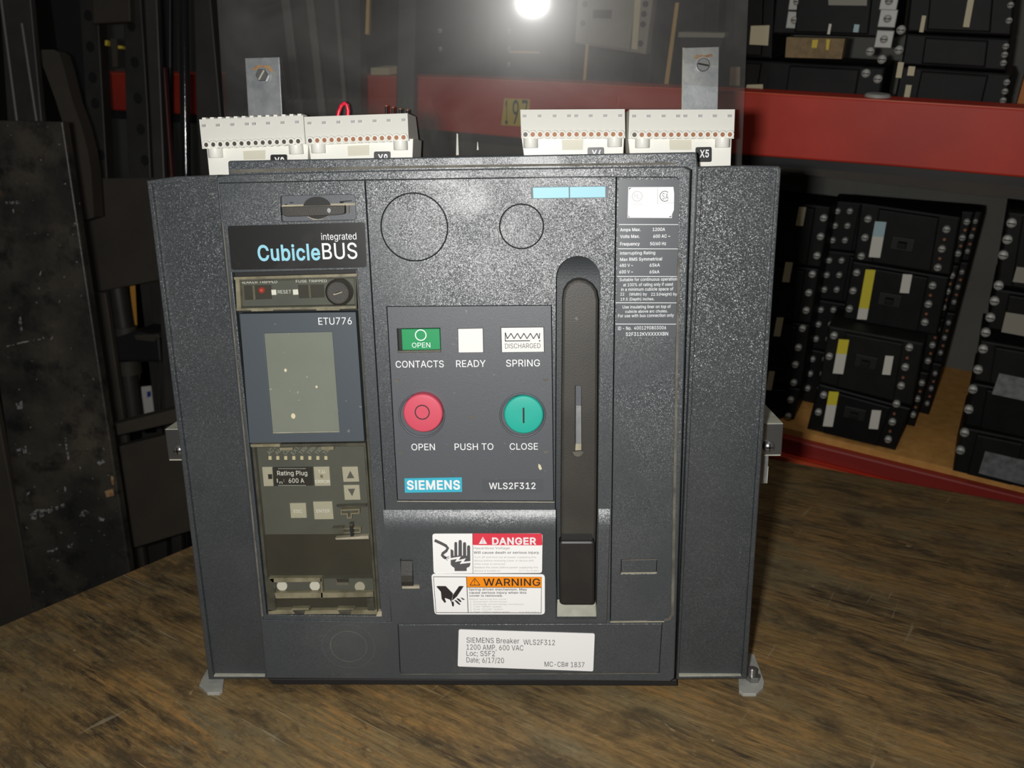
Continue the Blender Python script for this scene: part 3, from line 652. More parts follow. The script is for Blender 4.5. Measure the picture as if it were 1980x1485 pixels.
# rear chassis
hx0, hx1 = W.P(520, 1300, .04).x, W.P(1306, 1300, .04).x
b = MB(); b.prism([(x, max(z, .0015)) for x, z in px([(526, 1326), (1311, 1327), (1340, 340), (430, 345)], .03)], .03, .30, M_BODY, .002)
b.prism([(x, max(z, .0012)) for x, z in px([(515, 1312), (1309, 1314), (1311, 1327), (528, 1324)], .012)], .012, .03, M_BODY, .0012)
build(b, 'rear_housing', ROOT)
b = MB(); b.prism(roundpoly(px([(440, 311), (1347, 294), (1350, 330), (1309, 1316), (514, 1314)], .02), .002), .02, .034, M_GREY, .001)
b.prism(px([(446, 328), (700, 322), (1000, 317.5), (1306, 314), (1306, 318), (1000, 322), (700, 327), (446, 335)], .0193), .0193, .0205, M_DUST_GLINT)
build(b, 'rear_frame', ROOT)
# bezel of the front cover
outer = [(417, 342), (440, 337.5), (620, 332), (800, 328), (1000, 325), (1200, 322.8), (1322, 321.5), (1336, 328), (1304, 1312), (1296, 1318), (514, 1312)]
field = [(422.5, 353.5), (704, 347.5), (1100, 341.5), (1308, 342), (1313.5, 348), (1299, 1190), (1290, 1200), (1180, 1203), (757, 1203), (508, 1199)]
acc = [(769, 1207), (1281, 1205), (1275, 1302), (778, 1304), (773, 1299)]
b = MB(); b.prism(px(outer, Y0), Y0, .02, M_GREY, .0012, [px(field, Y0), px(acc, Y0)], seg=3, hb=.0003)
FC = build(b, 'front_cover', ROOT)
b = MB(); b.prism(px(inset(ccw([(x, -y) for x, y in acc]), .8) and [(x, -y) for x, y in inset(ccw([(x, -y) for x, y in acc]), .9)], Y0), Y0+.0002, .01, M_GREY, .0005)
build(b, 'access_panel', FC)
b = MB()
for r0, r1 in ((51, 50), (35.5, 34.6)):
    b.prism(W.circ(674, 1250, r0, -.0001, 56, r0*.93), -.0001, .001, M_DUST_GLINT if r0 < 40 else M_SMOOTH, 0, [W.circ(674, 1250, r1, -.0001, 56, r1*.93)])
build(b, 'knockout_ring', FC)
# dust gathered along the field's right edge and the access panel's seam
b = MB(); b.prism(px([(1310.5, 500), (1315, 500), (1309, 830), (1303, 1188), (1296, 1199), (1284, 1201.5), (1284, 1199), (1292, 1196), (1297.5, 1186), (1304, 830)], -.0003), -.0003, .002, M_DUST_GLINT)
b.prism(px([(1180, 1202), (1284, 1201), (1284, 1203), (1180, 1204)], -.0002), -.0002, .001, M_DUST)
for a_ in ([(775, 1303.3), (1270, 1302), (1270, 1303), (775, 1304.2)], [(429.5, 430), (431.5, 430), (509, 1192), (506, 1192)]):
    b.prism(px(a_, -.0001), -.0001, .001, M_DUST_GLINT)  # last strip paints the highlight of the left ridge
build(b, 'dust_and_ridge_glint', FC)
# dark base behind the field plates
b = MB(); b.prism(px([(420, 350), (1316, 340), (1300, 1204), (506, 1204)], .014), .014, .0195, M_VDARK)
build(b, 'backing_plate', FC)
# left field plate with latch recess and trip-unit opening
trip = [(448, 527), (690, 521), (737, 1191), (515, 1189)]
lat = [(541, 379), (686, 376), (688, 425), (543, 429)]
fldL = [(423.5, 354.5), (704.3, 348.5), (757, 1202), (509, 1198)]
b = MB(); b.prism(px(fldL, YF), YF, .006, M_GREY, .0004, [px(trip, YF), roundpoly(px(lat, YF), .002)])
LP = build(b, 'left_panel', FC)
# centre field plate
slot = [(1118+43*math.cos(math.radians(a)), 538-43*math.sin(math.radians(a))) for a in range(0, 181, 12)] + [(1073, 980), (1077, 1199), (1153, 1199), (1156, 980)]
ctrl = [(747, 592), (1067, 589.5), (1071.5, 970), (768, 968)]
fldC = [(706.3, 348.4), (1100, 342.5), (1191, 342), (1179.5, 1202), (758.5, 1202)]
b = MB(); b.prism(px(fldC, YF), YF, .006, M_GREY, .0004,
                  [px(ctrl, YF), px(slot, YF), W.circ(801, 439.5, 65.5, YF, 64), W.circ(1008.5, 438, 43.5, YF, 48)], hb=.0001)
CP = build(b, 'centre_panel', FC)
for cx_, cy_, r_ in ((801, 439.5, 64.3), (1008.5, 438, 42.4)):
    b = MB(); b.prism(W.circ(cx_, cy_, r_, YF, 64), YF-.0001, .006, M_GREY, .0006)
    for a_ in ((90, 30, -30, 210, -90) if r_ > 50 else (90, 215, -90)):
        b.prism(W.circ(cx_+r_*math.cos(math.radians(a_)), cy_-r_*math.sin(math.radians(a_)), 1.4, YF-.0003, 8), YF-.0003, .006, M_VDARK)
    build(b, 'blank_disc', CP)
# right field plate
fldR = [(1192.8, 342), (1308, 342.8), (1312.5, 348.5), (1298, 1190), (1289, 1199), (1181, 1202)]
rw = [(1201, 1082), (1271, 1081), (1269.5, 1109), (1200.5, 1110)]
b = MB(); b.prism(px(fldR, YF), YF, .006, M_GREY, .0004, [px(rw, YF)])
RP = build(b, 'right_panel', FC)
b = MB(); b.prism(px([(1202, 1083.4), (1270, 1082.4), (1268.5, 1107), (1201.6, 1108)], YF), YF+.0003, .006, M_GREY, .0002)
b.prism(px([(1201, 1107.2), (1270, 1106.4), (1269.6, 1108.6), (1201, 1109.6)], YF), YF-.0001, YF+.001, M_DUST)
b.prism(px([(1202, 1082.4), (1271, 1081.2), (1270.6, 1082.4), (1202, 1083.6)], YF), YF-.0001, YF+.001, M_DUST_GLINT)
build(b, 'inset_blank', RP)

def T(b, s, x0, x1, yb, yt, y, m=M_PRINT, bold=0.0, rot=0.0): b.text(W, s, x0, x1, yb, yt, y, m, bold, rot)
# ---- rating label on the right panel
yl = YF-.0002
b = MB(); b.prism(px([(1196, 347), (1315, 347), (1309, 652), (1190.5, 651)], yl), yl, YF, M_LABELGREY)
yt = yl-.00015
for x0, x1, y in ((1197, 1316, 434), (1195, 1314, 481), (1193, 1312, 534.5), (1190.5, 1309, 585.5), (1190, 1309, 626.5)):
    b.flat(px([(x0, y-.6), (x1, y-.3), (x1, y+.7), (x0, y+.6)], yt), yt, M_PRINT)
for s, x0, x1, yb, ytp, bd in (('Amps Max.', 1199, 1239, 447, 441, .02), ('1200A', 1262, 1286, 446.5, 440.5, .02), ('Volts Max.', 1199, 1237, 460, 454, .02),
        ('600 AC ~', 1263, 1296, 459.5, 453.5, .02), ('Frequency', 1199, 1237, 474.5, 468.5, .02), ('50/60 Hz', 1257, 1288, 474, 468, .02),
        ('Interrupting Rating', 1199, 1267, 492, 486, .01), ('Max RMS Symmetrical', 1199, 1280, 504, 498, .015), ('480 V ~', 1198, 1224, 516, 510, .01),
        ('65kA', 1256, 1276, 515.5, 509.5, .01), ('600 V ~', 1197.5, 1224, 528.5, 522.5, .015), ('65kA', 1256, 1275, 528.5, 522.5, .01),
        ('Suitable for continuous operation', 1198, 1309, 543, 537, .005), ('at 100% of rating only if used', 1205, 1301, 553, 547, .005),
        ('in a minimum cubicle space of', 1201, 1302, 562, 556, .005), ('22', 1199.5, 1207, 571.5, 566, .005), ('(Width) by', 1217, 1251, 571.5, 566, .005),
        ('22.5(Height) by', 1259, 1309, 571.5, 566, .005), ('19.5 (Depth) inches.', 1200, 1265, 581, 575.5, .005),
        ('Use insulating liner on top of', 1204, 1297, 596, 590, .005), ('cubicle above arc chutes.', 1209, 1291, 604.5, 599, .005),
        ('For use with bus connection only', 1195, 1303, 613, 607, .005), ('ID - No.', 1195, 1221, 638, 631.5, .01), ('4001290803006', 1226, 1288, 637, 630.5, .005),
        ('S2F312KVXXXXXBN', 1210, 1292, 649, 642.5, .01)):
    T(b, s, x0, x1, yb, ytp, yt, bold=bd)
build(b, 'rating_label', RP)
b = MB(); b.prism(px([(1215, 362), (1302, 361.5), (1303.5, 374), (1303, 406), (1299.5, 414), (1299, 421.5), (1213.5, 421)], yt), yt, yl, M_WHITE)
y2 = yt-.00015
b.prism(W.circ(1232, 379.5, 10, y2, 32), y2, y2+.0001, M_INKL, 0, [W.circ(1232, 379.5, 8.9, y2, 32)])
T(b, 'U', 1227, 1232, 381.5, 373.5, y2, M_INKL); T(b, 'L', 1233, 1236.5, 384, 376, y2, M_INKL); T(b, 'LISTED', 1222, 1242, 397.5, 392.5, y2, M_INKL)
b.flat(px([(1271, 362), (1271.8, 362), (1271.8, 393.4), (1271, 393.4)], y2), y2, M_INKL); b.flat(px([(1271, 392.8), (1303, 392.2), (1303, 393), (1271, 393.5)], y2), y2, M_INKL)
arc = [(1285.5+10*math.cos(math.radians(a)), 379.5-10.5*math.sin(math.radians(a))) for a in range(45, 321, 12)]
arc += [(1285.5+8.6*math.cos(math.radians(a)), 379.5-9.1*math.sin(math.radians(a))) for a in range(315, 44, -12)]
b.flat(px(arc, y2), y2, M_INK)
T(b, 'S', 1280.5, 1285, 385.5, 373.5, y2, M_INK); T(b, 'A', 1286.5, 1292.5, 385.5, 374, y2, M_INK)
for c3 in ([(1216, 363.5), (1222, 363), (1216, 367)], [(1215, 416), (1218, 420), (1215, 420)], [(1298, 416.5), (1298, 420), (1292, 420.3)]):
    b.flat(px(c3, y2), y2, M_INK)
build(b, 'approval_sticker', RP)

# ---- black brand label
b = MB(); b.prism(roundpoly(px([(440, 437), (705.5, 429.5), (709.5, 517), (447.5, 522)], YF-.0003), .002), YF-.0004, YF, M_BLACKLABEL)
yt = YF-.0006
T(b, 'integrated', 621, 689, 463.5, 450.5, yt)
T(b, 'Cubicle', 498, 619, 503, 474, yt, M_CYAN, .032)
T(b, 'BUS', 623, 690.5, 500.5, 470, yt, bold=.008)
build(b, 'brand_label', LP)
# ---- latch in its recess
b = MB()
b.prism(roundpoly(px([(539, 376), (689, 373), (690, 428), (541, 432)], .007), .002), .007, .012, M_SMOOTH)
b.prism([p for p in W.circ(613, 402, 27, .0055, 40, 21)], .0055, .009, M_DARK)
b.prism(px([(594, 419), (634, 418), (622, 424.5), (606, 425)], .0066), .0066, .009, M_DUST)
for q in ([(657, 389), (680, 387.5), (680, 389.2), (664, 390.5), (663.5, 393.5), (657, 393.8)], [(551, 394), (555, 394), (555, 396.5), (551, 396.5)], [(560, 391.5), (567, 391), (567, 392.5), (560, 393)]):
    b.prism(px(q, .0066), .0066, .009, M_VDARK)
b.prism(px([(543, 396.5), (690, 392.5), (690, 396.5), (543, 401)], .0064), .0064, .009, M_DUST)
b.prism(px([(671, 398), (675, 398), (675, 412), (671, 413)], .005), .005, .009, M_DUST_GLINT)
LT = build(b, 'latch_recess', LP)
b = MB(); b.prism(roundpoly(px([(544, 400), (600, 398.5), (630, 398), (666, 397.5), (666, 414), (650, 416), (600, 418), (553, 419), (545, 415)], .001), .0012), .001, .007, M_HANDLE, .0005)
b.prism(px([(545, 399.4), (666, 396.6), (666, 398), (545, 401)], .0016), .0016, .007, M_DUST)
b.prism(W.circ(636, 407, 3.6, .0008, 14, 4.5), .0008, .002, M_GALV)
build(b, 'latch_bar', LT)

# ---- trip unit in the opening
b = MB(); b.prism(px([(444, 522), (694, 516), (741, 1195), (511, 1193)], .0125), .0125, .014, M_DARK)
for q in ([(690, 521), (686, 526), (731, 1186), (737, 1191)], [(448, 527), (452, 530), (519, 1186), (515, 1189)]):
    pass
TU = build(b, 'trip_unit', ROOT)
# dusty inner wall of the opening, right side and bottom corner
b = MB()
b.prism(px([(688, 522), (692, 522), (736, 1183), (731, 1183)], .005), .005, .0125, M_BEIGED)
b.prism(px([(731, 1182), (738, 1182), (738, 1192), (727, 1192)], .0012), .0012, .005, M_DUST)
build(b, 'opening_rim', TU)
# status window
b = MB()
b.prism(px([(455, 541), (684, 534), (688, 596), (459, 601)], .009), .009, .0123, M_KEYPAD)
for q in ([(471, 552), (524, 551), (526, 578), (473, 580)], [(576, 551), (626, 550), (628, 575), (578, 577)]):
    b.prism(px(q, .0085), .0085, .0095, M_SMOKE)
for q in ([(488, 552), (492, 552), (494, 579), (490, 579)], [(596, 551), (600, 551), (602, 577), (598, 577)]):
    b.prism(px(q, .0075), .0075, .0095, M_DUST_GLINT)
for q in ([(524.5, 560.5), (533.5, 560), (534.5, 570), (525.5, 570.5)], [(566, 560), (576, 559.5), (577, 569.5), (567, 570)]):
    b.prism(px(q, .0083), .0083, .0095, M_WHITE)
yt = .0085
T(b, 'RESET', 537, 563, 567.5, 561, yt, M_PRINT); T(b, 'BREAKER TRIPPED', 460, 536, 548, 542.5, yt, M_PRINT); T(b, 'FUSE TRIPPED', 572, 632, 546, 541, yt, M_PRINT)
SW = build(b, 'status_strip', TU)
b = MB(); c_ = W.P(504, 562, .006); b.lathe((c_.x, .0058, c_.z), [(.0004, 0), (.0016, .0004), (.0023, .0012), (.0026, .003)], M_LEDRED, 16); build(b, 'red_indicator', SW, 'red domed trip indicator')
b = MB()
win = [(454, 537.5), (688, 530), (690, 598), (459, 603)]
wh = [(462, 545), (684, 538), (686, 590), (466, 594)]
b.prism(px(win, .004), .004, .009, M_BEIGED, .0006, [px(wh, .004)])
b.prism(px([(452, 536), (690, 529), (690, 534), (453, 541)], .0035), .0035, .009, M_BEIGE)
b.prism(px([(456, 597), (687, 592), (688, 596), (657, 597.5), (657, 600), (612, 600.5), (612, 598), (528, 598.5), (528, 601), (486, 602), (486, 599.5), (457, 601)], .0035), .0035, .009, M_BEIGE)
b.prism(px([(455, 541), (463, 541), (466, 597), (458, 599)], .0036), .0036, .009, M_BEIGE)
WF = build(b, 'window_frame', TU)
b = MB(); b.prism(px([(461, 544), (685, 537), (687, 591), (465, 595)], .0045), .0045, .0052, M_CLEAR); build(b, 'clear_pane', WF)
b = MB(); c_ = W.P(653.5, 566, .001); k_ = W.P(653.5+26, 566, .001).x-c_.x
b.lathe((c_.x, .0005, c_.z), [(k_*.80, 0), (k_*.86, .0006), (k_*.86, .002), (k_*1.0, .0025), (k_*1.0, .008)], M_HANDLE, 36)
b.lathe((c_.x, .0003, c_.z), [(k_*.74, 0), (k_*.76, .0003), (k_*.76, .001)], M_HANDLE, 36)
b.prism([(c_.x+x*k_, c_.z+z*k_) for x, z in ((-.35, -.08), (.3, .08), (.33, .02), (-.28, -.16))], .0001, .001, M_DUST)
b.prism([(c_.x+x*k_, c_.z+z*k_) for x, z in ((-.25, -.02), (.2, .12), (.2, .05), (-.2, -.07))], .00005, .001, M_VDARK)
build(b, 'key_lock', TU)
# display
b = MB(); dsp = [(463, 607), (687.5, 603.5), (704.5, 853.5), (482.5, 857)]; lcd = [(510, 645), (642, 642), (656.5, 836), (527, 838.5)]
b.prism(px(dsp, .003), .003, .0123, M_SLATE, .0004, [px(lcd, .003)])
T(b, 'ETU776', 615.5, 680, 627.5, 614, .0028)
DP = build(b, 'display_panel', TU)
b = MB(); b.prism(px([(508, 643), (644, 640), (659, 838), (525, 841)], .0042), .0042, .0122, M_LCD)
b.prism(px([(524, 836.5), (656.5, 834.5), (657, 838), (524, 839.5)], .0038), .0038, .005, M_DUST)
for x_, y_, r_ in ((552, 716, 2.6), (567, 804.5, 4.2), (612, 748, 2.0)):
    b.prism(W.circ(x_, y_, r_, .004, 10, r_*1.3), .004, .0045, M_TAGC)
build(b, 'screen', DP)
# keypad under its smoky clear cover
b = MB(); b.prism(px([(486, 862), (708, 859), (731, 1187), (518, 1186)], .0085), .0085, .0123, M_KEYPAD)
b.prism(px([(510, 1034), (716, 1033), (722, 1118), (517, 1119)], .0079), .0079, .0095, M_SMOKE)
b.prism(px([(518, 1156), (727, 1155), (729, 1183), (520, 1184)], .0079), .0079, .0095, M_SMOKE)
yt = .0082
for i, x_ in enumerate((522, 537, 552.3, 568, 583.5, 599, 614.5, 630)):
    b.prism(px([(x_-2.8, 882), (x_+2.8, 882), (x_+3, 889), (x_-2.6, 889)], .008), .008, .0086, M_TAGC)
    vs_, fs_ = text2d(('ACTI', 'AL', 'CL', 'EXTE', 'TRIP', 'TRIP', 'TRIP', 'TR')[i])
    o_ = W.P(x_-.5, 880.5, yt); kk = (W.P(x_+7.2, 880, yt).x-o_.x)/CAPH; ca, sa = math.cos(math.radians(48)), math.sin(math.radians(48))
    b.add([(o_.x+(v[0]*ca-v[1]*sa)*kk, yt, o_.z+(v[0]*sa+v[1]*ca)*kk) for v in vs_], fs_, M_PRINTD)
KP = build(b, 'keypad_face', TU)
def key(name, q, y=.0072, label=None):
    b = MB(); b.prism(px(q, y), y, .0086, M_KEY, .0003); return b
b = key('', [(506.5, 903.5), (526, 903), (528.5, 940), (510, 940.5)]); b.prism(px([(518, 917), (526, 917), (526.5, 926), (519, 926.5)], .007), .007, .0075, M_VDARK); build(b, 'pale_block', KP)
b = key('', [(606, 903), (636.5, 902.5), (639, 939.5), (609, 940)])
T(b, 'T.U.', 615, 630, 915, 909, .007, M_WHITE); T(b, 'ERROR', 609.5, 638, 934, 928, .007, M_WHITE); b.prism(px([(619, 918), (624, 918), (624.5, 924), (619.5, 924)], .007), .007, .0075, M_BEIGE); build(b, 'error_key', KP)
b = key('', [(661, 903), (691.5, 902.5), (694.5, 931.5), (664, 932)]); b.flat(px([(677, 910.5), (685, 924.5), (670.5, 925)], .007), .007, M_INK); build(b, 'up_key', KP)
b = key('', [(664, 938.5), (694.5, 938), (697, 966.5), (666.5, 967)]); b.flat(px([(672.5, 945.5), (686.5, 945), (681, 959.5)], .007), .007, M_INK); build(b, 'down_key', KP)
b = key('', [(560, 973.5), (591, 973), (593, 1001.5), (562.5, 1002)]); T(b, 'ESC', 568, 584, 991.5, 985.5, .007, M_PRINT); build(b, 'escape_key', KP)
b = key('', [(605, 970.5), (642, 970), (645, 1004), (608, 1004.5)]); T(b, 'ENTER', 612, 637.5, 991, 985, .007, M_PRINT); build(b, 'enter_key', KP)
b = MB(); b.prism(px([(527, 905.5), (603, 904.5), (605, 939), (529.5, 940)], .0055), .0055, .0086, M_BLACKLABEL, .0004)
T(b, 'Rating Plug', 536, 594, 919, 910.5, .0053, bold=.01); T(b, 'I', 535.5, 537, 933, 925.5, .0053); T(b, 'n', 540.5, 546, 935.5, 930, .0053); T(b, ':', 548, 549.5, 931, 926, .0053); T(b, '600 A', 558, 588, 933.5, 925, .0053, bold=.008)
for y_ in (905.8, 938.2):
    for i in range(18): b.flat(px([(538+i*3, y_), (539.8+i*3, y_), (539.8+i*3, y_+.8), (538+i*3, y_+.8)], .0053), .0053, M_PRINT)
build(b, 'rating_plug', TU)
b = MB()
for x_ in (545, 608.5): b.prism(W.circ(x_, 1133.5, 10, .0072, 28), .0072, .0086, M_WHITEB, .0003)
b.prism(W.circ(695.5, 1135, 10, .0072, 28), .0072, .0086, M_KEY, .0003)
T(b, 'TEST', 538, 556, 1148, 1142, .0078, M_PRINT); T(b, 'QUERY', 598, 619, 1148, 1142, .0078, M_PRINT); T(b, 'CLEAR', 685, 711, 1149, 1143, .0078, M_PRINT)
b.prism(px([(650, 1122), (672, 1121), (674, 1131), (651, 1132)], .0072), .0072, .0086, M_DUST_GLINT); b.prism(px([(650, 1118), (674, 1118), (674, 1126), (652, 1126)], .007), .007, .0075, M_DARK)
build(b, 'button_row', TU)
# cover: rim, rails and pane
b = MB()
kc = [(485.5, 860), (707, 857), (730.5, 1189), (518, 1187.5)]; kh = [(492, 866), (703, 863), (725, 1181), (523, 1180)]
b.prism(px(kc, .0030), .0030, .0085, M_BEIGED, .0006, [px(kh, .003)])
for q, m_ in (([(484, 859.5), (541, 858.5), (541, 864), (485, 864.5)], M_BEIGE), ([(541, 866), (566, 865.5), (566, 870.5), (541, 871)], M_BEIGE), ([(622, 864), (645, 863.5), (645, 869.5), (622, 870)], M_BEIGE),
              ([(645, 857.5), (707, 856.5), (707, 860.5), (645, 861.5)], M_BEIGED), ([(519, 1118), (621, 1117.5), (622, 1125), (527, 1126)], M_BEIGE), ([(622, 1118), (719, 1117), (719, 1118.3), (622, 1119)], M_BEIGED),
              ([(531, 1147), (622, 1146), (622, 1156), (533, 1157)], M_BEIGE), ([(622, 1146.5), (721, 1145.5), (722, 1154), (622, 1156)], M_BEIGE), ([(619.5, 1118), (623, 1118), (624, 1157), (621, 1157)], M_BEIGE),
              ([(519, 1180), (565, 1179.5), (566, 1181), (570, 1187), (519, 1188)], M_BEIGE), ([(590, 1181), (653, 1180), (657, 1187), (588, 1188)], M_BEIGE), ([(680, 1180), (729, 1179), (730, 1188), (678, 1188)], M_BEIGE),
              ([(564, 1177), (597, 1176.5), (597, 1179), (564, 1179.5)], M_BEIGE), ([(652, 1177), (685, 1176.5), (685, 1179), (652, 1179.5)], M_BEIGE),
              ([(649, 979), (708, 977), (708, 980), (655, 981.5)], M_BEIGED), ([(648, 1041), (712, 1036), (713, 1042), (650, 1043.5)], M_DUST), ([(642, 1021), (664, 1020), (664, 1032), (644, 1033)], M_BEIGED),
              ([(709, 1157), (722, 1156), (725, 1180), (711, 1180)], M_BEIGED), ([(513, 1120), (529, 1119), (533, 1180), (519, 1182)], M_BEIGED)):
    b.prism(px(q, .0026), .0026, .0075, m_)
for q in ([(659, 986), (695, 984.5), (695, 993), (680, 994), (680, 1002), (671, 1002.5), (671, 994.5), (659, 995)], [(663, 1022), (697, 1020.5), (697, 1030), (663, 1031)]):
    i_ = [(x, -y) for x, y in inset(ccw([(x, -y) for x, y in q]), 1.4)]
    b.prism(px(q, .0028), .0028, .0075, M_BEIGE, 0, [px(i_, .0028)])
b.prism(px([(675, 1015), (682, 1014.5), (683, 1037), (678, 1037.5)], .0015), .0015, .006, M_DARK); b.prism(px([(675, 1013), (682, 1012.5), (682, 1017), (675, 1017.5)], .0013), .0013, .006, M_BEIGED)
KC = build(b, 'keypad_cover', TU)
b = MB(); b.prism(px([(491, 865), (704, 862), (726, 1182), (522, 1181)], .0034), .0034, .0042, M_CLEAR); build(b, 'clear_pane', KC)

# ---- control plate
wins = {'g': [(767, 635.5), (851, 634), (852.5, 681), (769.5, 682.5)], 'r': [(885, 635.5), (934, 634.5), (935, 682), (886, 682.5)], 's': [(968.5, 633.5), (1051.5, 632.5), (1052.5, 681), (970, 682)]}
ip = lambda q, k: [(x, -y) for x, y in inset(ccw([(x, -y) for x, y in q]), k)]
b = MB(); b.prism(px(ip(ctrl, 1.3), YF), YF+.0002, .008, M_SMOOTH, .0003,
                  [px(wins[k_], YF) for k_ in 'grs'] + [W.circ(815.5, 803.5, 43, YF, 48), W.circ(1010.5, 803, 43, YF, 48)])
yt = YF-.00005
for s, x0, x1, yb, ytp in (('CONTACTS', 765, 858, 710.5, 697.5), ('READY', 882, 939, 709.5, 696.5), ('SPRING', 978.5, 1044, 708.5, 695.5), ('OPEN', 795.5, 841, 870.5, 858), ('PUSH TO', 879, 954, 870, 857.5), ('CLOSE', 985.5, 1040, 869.5, 857)):
    T(b, s, x0, x1, yb, ytp, yt, bold=.004)
b.prism(px([(932, 928), (1050, 927), (1050, 952), (933, 953)], yt), yt, YF+.0005, M_LABELGREY)
T(b, 'WLS2F312', 945.5, 1035.5, 945.5, 933.5, yt-.0001, bold=.015)
for q in ([(761, 735), (774, 733.5), (767, 741)], [(1049, 733.5), (1062, 733), (1055, 739)], [(905, 804), (919, 803.5), (911, 811)], [(768, 873.5), (780, 873), (774, 878)], [(1050, 872.5), (1063, 872), (1055, 877)]):
    b.flat(px(q, yt), yt, M_DUST_GLINT)
b.flat(px([(1041, 897), (1045, 899), (1048, 907), (1044, 909), (1041, 904)], yt), yt, M_TAGC)
b.prism(px([(768, 968.6), (1072, 970.2), (1072, 971.6), (768, 970)], YF), YF-.0001, .003, M_DUST)
CT = build(b, 'control_plate', ROOT)
b = MB(); b.prism(px([(764, 632), (854, 631), (855, 684), (766, 685)], .0085), .0085, .0105, M_DARK)
b.prism(px([(776, 636.5), (850, 635.5), (851.5, 676), (778, 677)], .006), .006, .0085, M_GREENFLAG, .0004)
b.prism(px([(769, 678.5), (852, 677), (852, 681.5), (769, 682.5)], .003), .003, .0085, M_DUST_GLINT)
b.prism(W.circ(813.5, 648, 11.2, .0057, 32), .0057, .0062, M_PRINT, 0, [W.circ(813.5, 648, 9.3, .0057, 32)]); T(b, 'OPEN', 796.5, 832, 672, 662.5, .0057)
build(b, 'contact_indicator', CT, 'green OPEN flag in its window')
b = MB(); b.prism(px(ip(wins['r'], .6), .0024), .0024, .008, M_WHITEB, .0003); build(b, 'ready_indicator', CT, 'blank white ready flag')
b = MB(); b.prism(px(ip(wins['s'], .6), .0022), .0022, .008, M_WHITEB, .0003)
zz = [(976.5, 644)] + [p for i in range(5) for p in ((980.5+i*12.6, 657), (986.8+i*12.6, 644.5))] + [(1043.5, 657)]
zz = [(977, 643.5), (981, 655), (988, 644.5), (994, 655), (1000.5, 644.5), (1006.5, 655), (1013, 644.5), (1019, 655), (1025.5, 644.5), (1031.5, 655), (1038, 644.5), (1042.5, 655), (1043.5, 644)]
def stroke(pts, w_):
    pts = [Vector(p) for p in pts]; L_, R_ = [], []
    for i, p in enumerate(pts):
        t_ = (pts[min(i+1, len(pts)-1)]-pts[max(i-1, 0)]).normalized(); n_ = Vector((-t_.y, t_.x))*(w_/2); 
        L_.append(tuple(p+n_)); R_.append(tuple(p-n_))
    return [[L_[i], L_[i+1], R_[i+1], R_[i]] for i in range(len(pts)-1)]
for i in range(len(zz)-1):
    for q in stroke(zz[i:i+2], 2.0): b.flat(px(q, .002), .002, M_INK)
b.flat(px([(976, 643), (977.8, 643), (978, 660), (976.2, 660)], .002), .002, M_INK); b.flat(px([(976.5, 658.4), (1025, 657.8), (1025, 659.8), (976.5, 660.4)], .002), .002, M_INK); b.prism(W.circ(1043.5, 659, 1.6, .002, 10), .002, .0022, M_INK)
T(b, 'DISCHARGED', 976.5, 1045, 673.5, 664, .002, M_INK)
build(b, 'spring_indicator', CT, 'white flag with black zigzag reading DISCHARGED')
for nm, cx_, cy_, hx, hy, m_, lb, pr in (('open_button', 817.5, 799.5, 815.5, 803.5, M_REDBTN, 'round red push button', -.006), ('close_button', 1012.5, 802.5, 1010.5, 803, M_GRNBTN, 'round green push button', -.002)):
    b = MB(); h_ = W.P(hx, hy, YF); rr = W.P(hx+43, hy, YF).x-h_.x
    b.lathe((h_.x, YF-.0006, h_.z), [(rr*.99, .0014), (rr*1.05, .0006), (rr*1.03, 0), (rr*.98, 0), (rr*.955, .0008), (rr*.93, .0085)], M_SMOOTH, 48)
    CR = build(b, 'button_collar', CT)
    b = MB(); c_ = W.P(cx_, cy_, pr); kr = W.P(cx_+38.5, cy_, pr).x-c_.x
    b.lathe((c_.x, pr, c_.z), [(kr*.3, 0), (kr*.90, 0), (kr*.93, .0001), (kr*.97, .0005), (kr*.99, .0011), (kr, .0018), (kr, .002), (kr, .009-pr)], m_, 48)
    if m_ is M_REDBTN:
        o1 = [(c_.x-.0004+kr*.38*math.cos(t*.2244), c_.z+.001+kr*.39*math.sin(t*.2244)) for t in range(28)]; o2 = [(c_.x-.0004+kr*.325*math.cos(t*.2244), c_.z+.001+kr*.335*math.sin(t*.2244)) for t in range(28)]
        b.prism(o1, pr-.0002, pr+.0004, M_INKK, 0, [o2])
    else: b.prism(px([(1010.5, 788.5), (1014, 788.5), (1014.3, 818), (1010.8, 818)], pr-.0002), pr-.0002, pr+.0004, M_INKK)
    build(b, nm, CT, lb)
    b = MB(); b.prism([(h_.x+rr*.97*math.cos(t), h_.z+rr*.97*math.sin(t)) for t in [math.radians(a) for a in range(200, 341, 7)]] + [(h_.x+rr*.80*math.cos(t), h_.z-rr*.06+rr*.80*math.sin(t)) for t in [math.radians(a) for a in range(340, 199, -7)]], .004, .0085, M_BEIGED)
    build(b, 'dusty_hole_edge', CR)
b = MB(); b.prism(px([(782, 925), (893, 923), (893.5, 951), (783, 952.5)], YF-.0002), YF-.0004, YF+.0004, M_TEAL); T(b, 'SIEMENS', 786.5, 889.5, 946, 929.5, YF-.0006, bold=.045)
build(b, 'brand_badge', CT, 'teal badge with white lettering')
# pale blue plate at the top
b = MB(); b.prism(px([(1026, 361.5), (1176, 359.5), (1176, 383), (1027, 385)], YF-.0002), YF-.0002, YF+.0004, M_SMOOTH)
for q in ([(1030, 362.5), (1100, 361.2), (1100.4, 382.8), (1031, 384)], [(1101.6, 361.2), (1171, 360.4), (1171, 381.8), (1102, 382.8)]): b.prism(px(q, YF-.0008), YF-.0008, YF, M_PALEBLUE, .0003)
build(b, 'blue_name_plate', CP)
